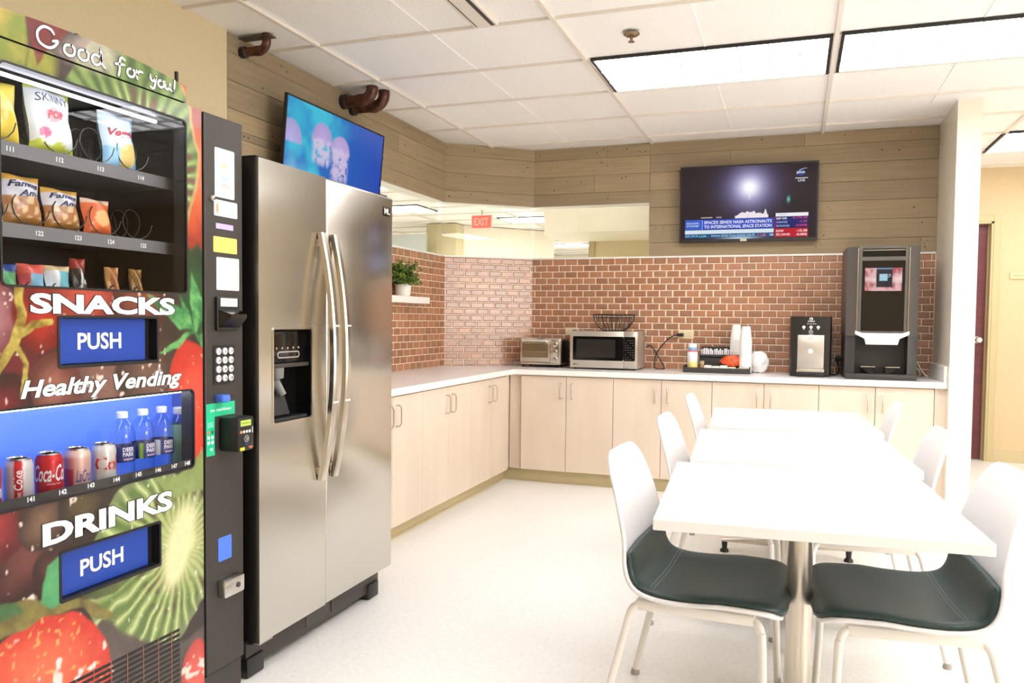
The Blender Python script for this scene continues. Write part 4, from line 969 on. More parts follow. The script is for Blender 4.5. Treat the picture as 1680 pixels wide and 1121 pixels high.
# ---- control column: stickers and hardware
CX = VX + 0.002
def sticker(nm, y0, y1, z0, z1, col, fn=None, lab=None, th=0.0012, r=0.004):
    b = B(); b.paint(*col); b.prism(rrect(y0, y1, z0, z1, r, 3), (CX, 0, 0), UX, UZ, (th, 0, 0))
    if fn: fn(b, CX + th)
    o = b.obj(nm, m_label, vm, 0)
    if lab: o['label'] = lab
def rect(b, x, y0, y1, z0, z1, c): b.paint(*c); b.add([(x, y0, z0), (x, y1, z0), (x, y1, z1), (x, y0, z1)], [(0, 1, 2, 3)])
def f_eat(b, x):
    x += 0.0004
    for k in range(14):                # pale rainbow apple shape
        t = (k + 0.5) / 14; z = 1.632 + 0.075 * t; w = 0.036 * math.sqrt(max(0.05, 1 - (2 * t - 0.9) ** 2))
        c = [(252, 214, 208), (250, 224, 214), (246, 206, 204), (240, 220, 232), (214, 232, 246), (206, 232, 248), (220, 238, 238), (228, 244, 226), (240, 248, 220)][min(8, k * 9 // 14)]
        rect(b, x, 2.128 - w, 2.128 + w, z, z + 0.0054, c)
    b.paint(120, 190, 226); b.text('EAT', (x, 2.13, 1.668), UX, UZ, 0.014, 0.034, 'c', 0.02)
    b.paint(246, 160, 150); b.text('WELL', (x, 2.13, 1.646), UX, UZ, 0.013, 0.044, 'c', 0.02)
    b.paint(250, 190, 120); b.prism([(2.125 + 0.009 * math.cos(a), 1.716 + 0.006 * math.sin(a)) for a in [k * PI / 6 for k in range(12)]], (x, 0, 0), UX, UZ, (0.0003, 0, 0))
sticker('eat_well_sticker', 2.082, 2.174, 1.615, 1.768, (250, 248, 250), f_eat, 'white sticker with a pale rainbow apple')
def f_card(b, x):
    x += 0.0004; b.paint(190, 150, 96); b.prism([(2.092 + 0.006 * math.cos(a), 1.580 + 0.016 * math.sin(a)) for a in [k * PI / 7 for k in range(14)]], (x, 0, 0), UX, UZ, (0.0003, 0, 0))
    for k in range(4): rect(b, x, 2.108, 2.178 - 0.01 * (k % 2), 1.594 - k * 0.008, 1.596 - k * 0.008, (206, 190, 182))
sticker('white_card', 2.078, 2.188, 1.556, 1.606, (250, 246, 246), f_card)
sticker('purple_strip', 2.086, 2.168, 1.516, 1.533, (186, 170, 238), None, 'pale purple strip', r=0.001)
def f_yel(b, x):
    x += 0.0004
    for k in range(3): rect(b, x, 2.13, 2.174, 1.476 - k * 0.009, 1.478 - k * 0.009, (214, 190, 96))
    rect(b, x, 2.082, 2.086, 1.45, 1.484, (224, 206, 110))
sticker('yellow_sticker', 2.074, 2.186, 1.442, 1.491, (240, 216, 104), f_yel, 'yellow sticker')
def f_pap(b, x):
    x += 0.0004
    for k in range(7): rect(b, x, 2.10, 2.18 - 0.012 * (k % 3), 1.41 - k * 0.011, 1.4115 - k * 0.011, (214, 208, 208))
sticker('paper_notice', 2.088, 2.196, 1.324, 1.427, (250, 247, 248), f_pap)
B().lathe([(0.0, 0.012), (0.008, 0.010), (0.011, 0.004), (0.011, 0.0), (0, 0)], (CX, 2.066, 1.607), 14, 'x').obj('lock', m_chrome, vm)
b = B(); b.box(CX - 0.001, CX + 0.012, 2.078, 2.186, 1.196, 1.302, 0.003); ba = b.obj('bill_acceptor', m_black, vm, 0)
b = B(); b.add([(CX + 0.012, 2.082, 1.262), (CX + 0.012, 2.184, 1.262), (CX + 0.045, 2.178, 1.248), (CX + 0.045, 2.10, 1.248), (CX + 0.012, 2.082, 1.205), (CX + 0.012, 2.184, 1.205), (CX + 0.045, 2.178, 1.236), (CX + 0.045, 2.10, 1.236)],
        [(0, 1, 2, 3), (4, 7, 6, 5), (0, 3, 7, 4), (1, 5, 6, 2), (3, 2, 6, 7), (0, 4, 5, 1)]); b.obj('bill_mouth', m_gloss, ba, 0)
b = B(); b.paint(244, 240, 240); b.prism(rrect(2.092, 2.172, 1.272, 1.298, 0.001, 2), (CX + 0.012, 0, 0), UX, UZ, (0.001, 0, 0))
for k in range(2): rect(b, CX + 0.0134, 2.112, 2.152, 1.288 - k * 0.008, 1.2905 - k * 0.008, (190, 184, 186))
b.obj('bill_plate', m_label, ba, 0)
b = B().prism(rrect(2.07, 2.171, 1.024, 1.150, 0.006), (CX, 0, 0), UX, UZ, (0.002, 0, 0)).obj('keypad', m_black, vm, 0)
for r in range(4):
    for c in range(3):
        y, z = 2.0915 + c * 0.0295, 1.130 - r * 0.0285
        k_ = B().lathe([(0.0115, 0.0), (0.0115, 0.004), (0.009, 0.006), (0, 0.006)], (CX + 0.002, y, z), 16, 'x').obj('key', mat('clear_key', rgb(206, 204, 206), 0.25), b)
        t = B(); t.text('123456789*0#'[r * 3 + c], (CX + 0.008, y, z - 0.004), UX, UZ, 0.008, None, 'c', 0.03); t.obj('key_mark', m_kick, b, 0)
b = B(); b.box(CX, CX + 0.035, 2.074, 2.112, 0.970, 0.994, 0.006); b.obj('coin_return_knob', mat('bright_blue_plastic', rgb(72, 118, 226), 0.3), vm)
B().box(CX - 0.001, CX + 0.0008, 2.140, 2.173, 0.979, 0.984).obj('coin_slot', m_gloss, vm, 0)
b = B(); b.paint(34, 192, 140); b.prism([(2.037, 0.803), (2.075, 0.803), (2.075, 0.925), (2.172, 0.925), (2.172, 0.967), (2.037, 0.967)], (CX, 0, 0), UX, UZ, (0.0012, 0, 0))
b.paint(226, 250, 240); b.text('go cashless', (CX + 0.0014, 2.053, 0.938), UX, UZ, 0.013, 0.10, 'l', 0.02)
for k in range(3): rect(b, CX + 0.0014, 2.043, 2.07, 0.905 - k * 0.006, 0.908 - k * 0.006, (150, 234, 204))
for k, c in enumerate(((240, 120, 60), (20, 120, 110), (210, 250, 240), (240, 252, 246), (230, 250, 244), (240, 252, 250))): rect(b, CX + 0.0014, 2.042 + (k % 2) * 0.017, 2.053 + (k % 2) * 0.017, 0.872 - (k // 2) * 0.016, 0.882 - (k // 2) * 0.016, c)
b.paint(210, 250, 240); b.text('w', (CX + 0.0014, 2.052, 0.818), UX, UZ, 0.01, 0.014, 'l', 0.03)
o = b.obj('green_notice', m_label, vm, 0); o['label'] = 'green cashless payment notice'
rd = B().box(CX + 0.001, CX + 0.075, 2.095, 2.176, 0.812, 0.922, 0.009).obj('card_reader', m_black, vm)
RX = CX + 0.0753
b = B(); rect(b, RX, 2.106, 2.158, 0.893, 0.912, (176, 196, 84)); rect(b, RX + 0.0003, 2.11, 2.15, 0.901, 0.904, (120, 140, 60))
for k, c in enumerate(((240, 150, 80), (240, 232, 228), (200, 206, 214), (250, 246, 240))): rect(b, RX, 2.104 + k * 0.014, 2.114 + k * 0.014, 0.871, 0.879, c)
rect(b, RX, 2.163, 2.167, 0.868, 0.888, (210, 204, 202))
b.paint(196, 194, 194); b.ring([(2.136 + 0.011 * math.cos(k * PI / 8), 0.852 + 0.011 * math.sin(k * PI / 8)) for k in range(16)], [(2.136 + 0.0095 * math.cos(k * PI / 8), 0.852 + 0.0095 * math.sin(k * PI / 8)) for k in range(16)], (RX - 0.0004, 0, 0), UX, UZ, (0.0006, 0, 0))
b.text('))', (RX, 2.136, 0.846), UX, UZ, 0.012, 0.010, 'c', 0.02)
b.paint(90, 120, 230); b.text('...', (RX, 2.136, 0.833), UX, UZ, 0.003, 0.014, 'c', 0.02)
rect(b, RX, 2.104, 2.126, 0.816, 0.826, (238, 206, 40)); b.paint(236, 130, 96); b.text('tap', (RX, 2.145, 0.818), UX, UZ, 0.010, 0.02, 'l', 0.02)
b.obj('reader_display', m_label, rd, 0)
B().prism(rrect(2.09, 2.154, 0.457, 0.533, 0.005), (CX - 0.0005, 0, 0), UX, UZ, (0.0015, 0, 0)).obj('coin_cup', mat('bright_blue_plastic'), vm, 0)
b = B(); b.box(CX, CX + 0.03, 2.086, 2.184, 0.342, 0.400, 0.006); b.obj('handle', m_chrome, vm)
B().lathe([(0, 0.002), (0.009, 0.002), (0.009, 0), (0, 0)], (CX + 0.03, 2.15, 0.371), 16, 'x').obj('handle_lock', m_kick, vm)

# ------------------------------------------------------------------ goods in the machine
m_bag = col_mat('glossy_bag', rough=0.3, coat=0.2)
def bag(name, y, z, w, h, t, colfn, label, cat, group, text=(), x=-1.835, tilt=0.0, lean=0.10, rz=0.0):
    th = thing(name, label, cat, (x, y, z), group)
    M = Matrix.Translation((x, y, z)) @ Matrix.Rotation(rz, 4, 'Z') @ Matrix.Rotation(tilt, 4, 'X') @ Matrix.Rotation(-lean, 4, 'Y')
    def T(u, v): 
        a, c = 2 * u - 1, 2 * v - 1
        k = max(0, 1 - abs(a) ** 3) ** 0.8 * max(0, 1 - (max(0, abs(c) - 0.06) / 0.94) ** 4) ** 0.8
        return t * k * (1 + 0.14 * math.sin(9 * u + 4 * v) * math.sin(7 * v + w * 90))
    def P(u, v, s):
        yy = (u - 0.5) * w * (1 - 0.05 * math.sin(PI * v)); zz = v * h
        return tuple(M @ Vector((s * T(u, v) + 0.001 * s + 0.004 * math.sin(6 * v + 8 * u), yy, zz)))
    b = B()
    b.grid(lambda u, v: P(u, v, 1), 22, 26, colfn); b.grid(lambda u, v: P(1 - u, v, -1), 12, 14, lambda u, v: colfn(1 - u, v))
    # crimped seals
    body = b.obj('wrapper', m_bag, th, 80)
    if text:
        l = B()
        for tx, u, v, hh, ww, c, bold, shear in text:
            l.paint(*c); tw = ww * w
            l.text(tx, (0, 0, 0), UX, UZ, hh * h, tw, 'l', bold, shear, fn=lambda a, q, u=u, v=v: tuple(Vector(P(min(max(u + a / w, 0), 1), min(max(v + q / h, 0), 1), 1)) + Vector((0.0012, 0, 0))), res=2)
        l.obj('print', m_label, body, 0)
    return th
def shade(c, k): c = rgb(*c); return (c[0] * k, c[1] * k, c[2] * k)
def c_yel(u, v): return shade((236, 206, 70) if v < 0.5 else (244, 226, 130) if v < 0.62 else (240, 214, 90), 1)
def c_pop(u, v):
    if v > 0.93 or v < 0.13 + 0.04 * math.sin(14 * u) or (v > 0.82 and u > 0.86): return shade((204, 214, 70), 1)
    if (u - 0.42) ** 2 / 0.030 + (v - 0.56) ** 2 / 0.012 < 1: return shade((244, 176, 184), 1)
    if (u - 0.24) ** 2 / 0.02 + (v - 0.28) ** 2 / 0.008 < 1: return shade((232, 110, 146), 1)
    if (u - 0.72) ** 2 / 0.05 + (v - 0.32) ** 2 / 0.03 < 1: return shade((240, 244, 246), 1)
    return shade((236, 242, 246), 1)
def c_veg(u, v):
    if v > 0.94: return shade((246, 250, 252), 1)
    if (u - 0.62) ** 2 / 0.06 + (v - 0.22) ** 2 / 0.05 < 1: return shade((236, 206, 122), 1)
    if u > 0.82: return shade((110, 176, 220), 1)
    return shade((208, 230, 244) if v > 0.35 else (150, 200, 232), 1)
def c_fam(u, v):
    if v > 0.86: return shade((222, 172, 72), 1)
    if v > 0.55: return shade((222, 218, 226), 1)
    if v < 0.12: return shade((164, 112, 44), 1)
    return shade((176, 118, 72) if (math.sin(20 * u) * math.sin(16 * v)) > -0.2 else (222, 186, 140), 1)
def c_org(u, v):
    if v > 0.86: return shade((226, 196, 170), 1)
    if (u - 0.55) ** 2 / 0.08 + (v - 0.45) ** 2 / 0.05 < 1: return shade((250, 182, 120), 1)
    return shade((232, 112, 60), 1)
def c_wb(u, v): return shade((232, 236, 244) if v > 0.4 or v < 0.2 else (60, 80, 150), 1)
SB = 'snack bags in the machine'
bag('snack_bag', 1.448, 1.657, 0.115, 0.152, 0.030, c_yel, 'yellow snack bag at the edge of the top shelf', 'snack bag', SB)
bag('snack_bag', 1.598, 1.657, 0.130, 0.168, 0.034, c_pop, 'white and lime popcorn bag on the top shelf', 'snack bag', SB, [('SKINNY', 0.1, 0.74, 0.13, 0.72, (60, 70, 84), 0.0, 0.1), ('POP', 0.3, 0.5, 0.12, 0.3, (236, 90, 110), 0.03, 0)])
bag('snack_bag', 1.822, 1.657, 0.120, 0.158, 0.028, c_veg, 'pale blue veggie straw bag on the top shelf', 'snack bag', SB, [('Veggie', 0.12, 0.52, 0.17, 0.72, (206, 60, 80), 0.03, 0.25)])
bag('snack_bag', 1.412, 1.463, 0.09, 0.105, 0.022, c_wb, 'white and navy snack bag at the edge of the middle shelf', 'snack bag', SB)
FT = [('Famous', 0.1, 0.73, 0.13, 0.8, (40, 54, 96), 0.03, 0.25), ('Amos', 0.3, 0.55, 0.13, 0.6, (40, 54, 96), 0.03, 0.25)]
bag('snack_bag', 1.512, 1.463, 0.108, 0.125, 0.028, c_fam, 'cookie bag on the middle shelf above the number 122', 'snack bag', SB, FT)
bag('snack_bag', 1.628, 1.463, 0.108, 0.108, 0.028, c_fam, 'cookie bag on the middle shelf above the number 123', 'snack bag', SB, FT)
bag('snack_bag', 1.742, 1.463, 0.092, 0.098, 0.024, c_org, 'orange snack bag on the middle shelf', 'snack bag', SB)
def c_grn(u, v): return shade((40, 70, 140) if v > 0.8 else ((196, 60, 66) if u < 0.25 else (84, 166, 104)), 1)
def c_rb(u, v): return shade((222, 96, 82) if v > 0.75 else ((200, 70, 80) if u < 0.3 else (120, 178, 206)), 1)
def c_teal(u, v): return shade((222, 196, 150) if v > 0.86 else ((238, 240, 240) if u < 0.4 else (116, 192, 200)), 1)
def c_kind(u, v): return shade((168, 60, 48) if v > 0.78 or u > 0.8 else ((236, 230, 226) if 0.42 < u < 0.52 else (52, 40, 36)), 1)
def c_brn(u, v): return shade((176, 112, 62) if 0.2 < u < 0.8 else (206, 150, 90), 1)
def c_nut(u, v): return shade((170, 124, 60) if math.sin(40 * u) * math.sin(34 * v) > 0 else (126, 84, 40), 1)
bag('snack_bag', 1.462, 1.265, 0.075, 0.100, 0.018, c_grn, 'green and red cookie pack on the bottom snack shelf', 'snack bag', SB, [('ICE', 0.3, 0.1, 0.0, 0.0, (250, 250, 250), 0, 0)][:0])
bag('snack_bag', 1.540, 1.265, 0.075, 0.104, 0.018, c_rb, 'red topped blue cookie pack on the bottom snack shelf', 'snack bag', SB)
bag('snack_bag', 1.617, 1.265, 0.075, 0.104, 0.018, c_teal, 'teal and white cracker pack on the bottom snack shelf', 'snack bag', SB)
bag('snack_bar', 1.685, 1.265, 0.046, 0.128, 0.012, c_kind, 'dark snack bar with red ends on the bottom snack shelf', 'snack bar', 'snack bars in the machine', [('KIND', 0.55, 0.45, 0.10, 0.42, (244, 244, 244), 0.03, 0)])
bag('snack_bar', 1.800, 1.265, 0.044, 0.112, 0.012, c_brn, 'orange brown snack bar on the bottom snack shelf', 'snack bar', 'snack bars in the machine')
bag('snack_bar', 1.888, 1.265, 0.044, 0.112, 0.012, c_nut, 'nut bar in a clear wrapper on the bottom snack shelf', 'snack bar', 'snack bars in the machine')
# cans
m_can = col_mat('can_print', rough=0.28, metal=0.25)
DZ_ = 0.758
def can(y, colfn, label, text=()):
    t = thing('drink_can', label, 'drink can', (-1.832, y, DZ_), 'drink cans in the machine')
    prof = [(0.0, 0.004), (0.024, 0.0), (0.027, 0.004), (0.033, 0.012)] + [(0.033, 0.012 + 0.09 * k / 12) for k in range(1, 13)] + [(0.0315, 0.109), (0.0278, 0.117), (0.0278, 0.119)]
    zs = [p[1] for p in prof]
    b = B(); b.lathe(prof, (-1.832, y, DZ_), 40, cols=lambda i, a: colfn(a, zs[i] / 0.12)); body = b.obj('body', m_can, t, 40)
    B().lathe([(0.0278, 0.118), (0.0285, 0.1215), (0.027, 0.1225), (0.0255, 0.119), (0, 0.119)], (-1.832, y, DZ_), 32).obj('lid', mat('can_lid', rgb(226, 224, 222), 0.22, 0.9), t)
    if text:
        l = B(); R = 0.0334
        for tx, a0, z, h, w, c, bold, shear, vert in text:
            l.paint(*c)
            if vert: l.text(tx, (0, 0, 0), UX, UZ, h, w, 'l', bold, shear, res=2, fn=lambda p, q: (-1.832 + R * math.cos(a0 - q / R), y + R * math.sin(a0 - q / R), DZ_ + z + p))
            else: l.text(tx, (0, 0, 0), UX, UZ, h, w, 'l', bold, shear, res=2, fn=lambda p, q: (-1.832 + R * math.cos(a0 + p / R), y + R * math.sin(a0 + p / R), DZ_ + z + q))
        l.obj('print', m_label, body, 0)
    return t
FA = -0.70                                # direction of the side shown at the front, towards the room
red = rgb(206, 34, 38); sil = rgb(214, 208, 208)
can(1.402, lambda a, h: red, 'red cola can at the edge of the drink window', [('Cola', FA + 0.1, 0.035, 0.04, 0.06, (250, 240, 240), 0.02, 0.3, False)])
can(1.490, lambda a, h: red if abs(((a - FA + PI) % (2 * PI)) - PI) < 0.36 else sil, 'silver cola can with a red upright band', [('Coke', FA + 0.26, 0.045, 0.019, 0.05, (250, 244, 244), 0.02, 0, True), ('Diet', FA + 0.16, 0.018, 0.011, 0.022, (250, 244, 244), 0.01, 0, True)])
can(1.578, lambda a, h: red, 'red cola can beside the silver can with red band', [('Coca-Cola', FA - 1.25, 0.050, 0.044, 0.098, (252, 244, 244), 0.012, 0.35, False), ('ORIGINAL TASTE', FA - 0.2, 0.042, 0.004, 0.036, (250, 220, 220), 0.01, 0, False)])
def c_lac(a, h):
    q = ((a - FA + PI) % (2 * PI)) - PI
    if h > 0.84: return rgb(240, 206, 190)
    if q < -0.35: return rgb(196, 62, 96) if h < 0.55 else rgb(226, 150, 150)
    return rgb(232, 182, 168) if math.sin(q * 40) > -0.3 else rgb(214, 156, 158)
can(1.666, c_lac, 'pink and coral sparkling water can', [('LaCroix', FA - 0.15, 0.032, 0.034, 0.052, (86, 80, 140), 0.012, 0.35, False)])
can(1.754, lambda a, h: rgb(232, 222, 214), 'white cola can with large red letters', [('Coke', FA - 0.75, 0.046, 0.044, 0.105, (216, 52, 44), 0.02, 0, False)])
# bottles
m_pet = glass_mat('clear_pet', (0.93, 0.96, 0.99), 0.10, 0.05)
m_cap = mat('white_cap', rgb(244, 244, 246), 0.4)
def bottle(y, label, lc, words, r=0.0345, green=False):
    t = thing('water_bottle', label, 'bottle', (-1.832, y, DZ_), 'bottles in the machine')
    if not green: prof = [(0.0, 0.002), (0.027, 0.0), (r, 0.008), (r * 0.93, 0.03), (r * 0.97, 0.06), (r * 0.97, 0.104), (r, 0.112), (r * 1.02, 0.125), (r * 0.98, 0.143), (r * 0.8, 0.163), (r * 0.5, 0.178), (0.0125, 0.184), (0.0125, 0.19)]
    else: prof = [(0.0, 0.002), (0.027, 0.0), (0.03, 0.006), (0.03, 0.148), (0.027, 0.160), (0.02, 0.168), (0.017, 0.178)]
    b = B(); b.lathe(prof, (-1.832, y, DZ_), 32, cap=False); b.obj('body', m_pet, t, 50)
    rr, ch_ = (0.0155, 0.018) if not green else (0.0195, 0.02); ct = 0.186 if not green else 0.174
    B().lathe([(0, ct), (rr, ct), (rr, ct + ch_ - 0.002), (rr - 0.002, ct + ch_), (0, ct + ch_)], (-1.832, y, DZ_), 24).obj('cap', m_cap, t)
    R = r * 0.985 if not green else 0.0304; z0, z1 = (0.06, 0.106) if not green else (0.004, 0.142)
    l = B(); n = 40; l.usecol = True
    vs = []; cc = []
    for i in range(n + 1):
        a = FA - PI + 2 * PI * i / n
        for z in (z0, z1): vs.append((-1.832 + R * math.cos(a), y + R * math.sin(a), DZ_ + z)); cc.append(lc(a))
    l.add(vs, [(2 * i, 2 * i + 2, 2 * i + 3, 2 * i + 1) for i in range(n)], cc); R2 = R + 0.0004
    for tx, a0, z, h, w, c in words:
        l.paint(*c); l.text(tx, (0, 0, 0), UX, UZ, h, w, 'l', 0.03, 0, res=2, fn=lambda p, q: (-1.832 + R2 * math.cos(a0 + p / R2), y + R2 * math.sin(a0 + p / R2), DZ_ + z + q))
    l.obj('label_wrap', m_label, t, 60)
    return t
navy = rgb(40, 52, 120)
DW = lambda s: [('DEER', FA + s, 0.091, 0.012, 0.034, (244, 236, 244)), ('PARK', FA + s, 0.077, 0.012, 0.034, (244, 236, 244)), ('water', FA + s, 0.066, 0.007, 0.034, (230, 190, 214))]
bottle(1.822, 'clear water bottle beside the white cola can', lambda a: navy, DW(-0.05))
def lc2(a):
    q = ((a - FA + PI) % (2 * PI)) - PI
    return rgb(150, 190, 60) if -0.45 < q < 0.0 else navy
bottle(1.900, 'clear water bottle between two other water bottles', lc2, DW(0.2))
def lc3(a):
    q = ((a - FA + PI) % (2 * PI)) - PI
    return rgb(226, 226, 236) if -0.75 < q < -0.3 else navy
bottle(1.976, 'clear water bottle beside the green labelled bottle', lc3, DW(0.1))
bottle(2.052, 'bottle with a pale green label at the end of the drink row', lambda a: rgb(176, 226, 196), [], green=True)
# ------------------------------------------------------------------ televisions
m_screen = col_mat('screen_picture', rough=0.3, emit=0.66, spec=0.08)
def screen_grid(b, o, ux, uz, w, h, nu, nv, fn):
    U, V = np.meshgrid(np.linspace(0, 1, nu + 1), np.linspace(0, 1, nv + 1), indexing='ij')
    o, ux, uz = np.array(o), np.array(ux), np.array(uz)
    P = o + U[..., None] * w * ux + V[..., None] * h * uz
    C = np.clip(fn(U, V), 0, 4).reshape(-1, 3)
    I = np.arange((nu + 1) * (nv + 1)).reshape(nu + 1, nv + 1)
    Q = np.stack([I[:-1, :-1].ravel(), I[1:, :-1].ravel(), I[1:, 1:].ravel(), I[:-1, 1:].ravel()], 1)
    b.add(P.reshape(-1, 3).tolist(), Q.tolist(), C.tolist())
def LC(c): return np.array(rgb(*c))
def jelly(U, V):
    C = np.empty(U.shape + (3,)); t = np.clip(U * 1.1 - 0.1 + (1 - V) * 0.05, 0, 1)[..., None]
    C[:] = LC((36, 120, 206)) * (1 - t) + LC((18, 74, 186)) * t
    n = fb(U * 1.8, V, 6, 201)
    def put(m, c): C[:] = C * (1 - m[..., None]) + np.asarray(c) * m[..., None]
    put(smooth(0.5, 0.75, fb(U * 1.6 + 3, V, 3.2, 211)) * (1 - smooth(0.3, 0.75, U)) * 0.9, LC((70, 206, 232)))
    put(np.exp(-((U - 0.10) ** 2 / 0.012 + (V - 0.85) ** 2 / 0.05)) * 0.85, LC((60, 196, 226)))
    put(smooth(0.55, 0.95, V - 0.35 * (1 - U)) * smooth(0.5, 0.8, U) * 0.35, LC((96, 120, 206)))
    def bell(cx, cy, rx, ry, c, tent, seed):
        nonlocal C
        d = np.sqrt(((U - cx) / rx) ** 2 + ((V - cy) / ry) ** 2); dome = (1 - smooth(0.88, 1.0, d)) * smooth(-0.15, -0.02, (V - cy) / ry)
        put(dome * 0.92, LC(c) * (0.85 + 0.3 * (1 - d[..., None].clip(0, 1))))
        if tent:
            m = (1 - smooth(0.6, 1.0, np.abs(U - cx) / rx)) * smooth(cy - ry * tent, cy - ry * tent * 0.6, V + 0.08 * (vnoise(U * 14, V * 4, 3, seed) - 0.5)) * (1 - smooth(cy, cy + 0.05, V)); g = fb(U * 9, V * 5, 5, seed)
            put(m * smooth(0.35, 0.6, g + 0.12) * 0.9, LC((222, 206, 236)))
    bell(0.045, 0.62, 0.11, 0.20, (190, 176, 232), 0, 1)
    put(np.exp(-((U - 0.06) ** 2 / 0.006 + (V - 0.25) ** 2 / 0.03)) * smooth(0.35, 0.6, n) * 0.8, LC((176, 178, 232)))
    put(np.exp(-((U - 0.17) ** 2 / 0.012 + (V - 0.22) ** 2 / 0.03)) * 0.7, LC((110, 210, 236)))
    bell(0.335, 0.70, 0.105, 0.19, (196, 168, 226), 1.3, 221)
    bell(0.525, 0.66, 0.105, 0.17, (204, 178, 232), 2.1, 231)
    return C * 0.95
ta = math.radians(5)
tv = thing('television', 'wall television showing blue jellyfish, above the fridge', 'television', (-2.53, 4.1, 2.1))
TW, THH = 1.045, 0.60
ux, uz = (0, 1, 0), (math.sin(ta), 0, math.cos(ta)); nv_ = Vector((math.cos(ta), 0, -math.sin(ta)))
oz = 2.401 - THH * math.cos(ta); o = Vector((-2.50 - THH * math.sin(ta), 3.588, oz))
def tvbox(b, a0, a1, z0, z1, t0, t1):
    vs = [o + Vector(ux) * a + Vector(uz) * z + nv_ * t for a in (a0, a1) for t in (t0, t1) for z in (z0, z1)]
    return b.add(vs, [(0, 1, 3, 2), (4, 6, 7, 5), (0, 4, 5, 1), (2, 3, 7, 6), (0, 2, 6, 4), (1, 5, 7, 3)])
b = B(); tvbox(b, 0, TW, 0, THH, -0.014, -0.004); tvbox(b, 0.14, TW - 0.14, 0.1, THH - 0.14, -0.05, -0.014); b.obj('housing', m_black, tv, 0)
b = B(); tvbox(b, 0, TW, 0, 0.018, -0.004, 0.003); tvbox(b, 0, TW, THH - 0.009, THH, -0.004, 0.003); tvbox(b, 0, 0.009, 0.018, THH - 0.009, -0.004, 0.003); tvbox(b, TW - 0.009, TW, 0.018, THH - 0.009, -0.004, 0.003); b.obj('bezel', m_black, tv, 0)
b = B(); so = o + Vector(ux) * 0.009 + Vector(uz) * 0.018; screen_grid(b, so, ux, uz, TW - 0.018, THH - 0.027, 170, 100, jelly); b.obj('screen', m_screen, tv, 0)
b = B(); b.box(XW + 0.014, XW + 0.03, 4.0, 4.25, 2.0, 2.3); b.box(XW + 0.03, -2.565, 4.08, 4.18, 2.1, 2.2); b.obj('wall_mount', m_black, tv, 0)

tv2 = thing('television', 'wall television showing a night launch news broadcast, on the plank wall', 'television', (-0.36, YW - 0.06, 2.1))
X0, X1, Z0, Z1, Y2 = -0.858, 0.139, 1.845, 2.422, YW - 0.085
B().box(X0, X1, Y2 + 0.004, Y2 + 0.05, Z0, Z1, 0.004).obj('housing', m_black, tv2, 0)
B().box(-0.5, -0.22, Y2 + 0.05, YW - 0.013, 2.0, 2.28).obj('wall_mount', m_black, tv2, 0)
b = B(); b.box(X0, X1, Y2 - 0.003, Y2 + 0.004, Z0, Z0 + 0.022); b.box(X0, X1, Y2 - 0.003, Y2 + 0.004, Z1 - 0.012, Z1); b.box(X0, X0 + 0.012, Y2 - 0.003, Y2 + 0.004, Z0 + 0.022, Z1 - 0.012); b.box(X1 - 0.012, X1, Y2 - 0.003, Y2 + 0.004, Z0 + 0.022, Z1 - 0.012); b.obj('bezel', m_black, tv2, 0)
B().box(-0.405, -0.358, Y2 - 0.006, Y2 - 0.003, Z0 + 0.003, Z0 + 0.020).obj('maker_plate', mat('pale_plate', rgb(206, 196, 180), 0.4), tv2, 0)
SX0, SX1, SZ0, SZ1 = X0 + 0.012, X1 - 0.012, Z0 + 0.022, Z1 - 0.012; SW, SH = SX1 - SX0, SZ1 - SZ0
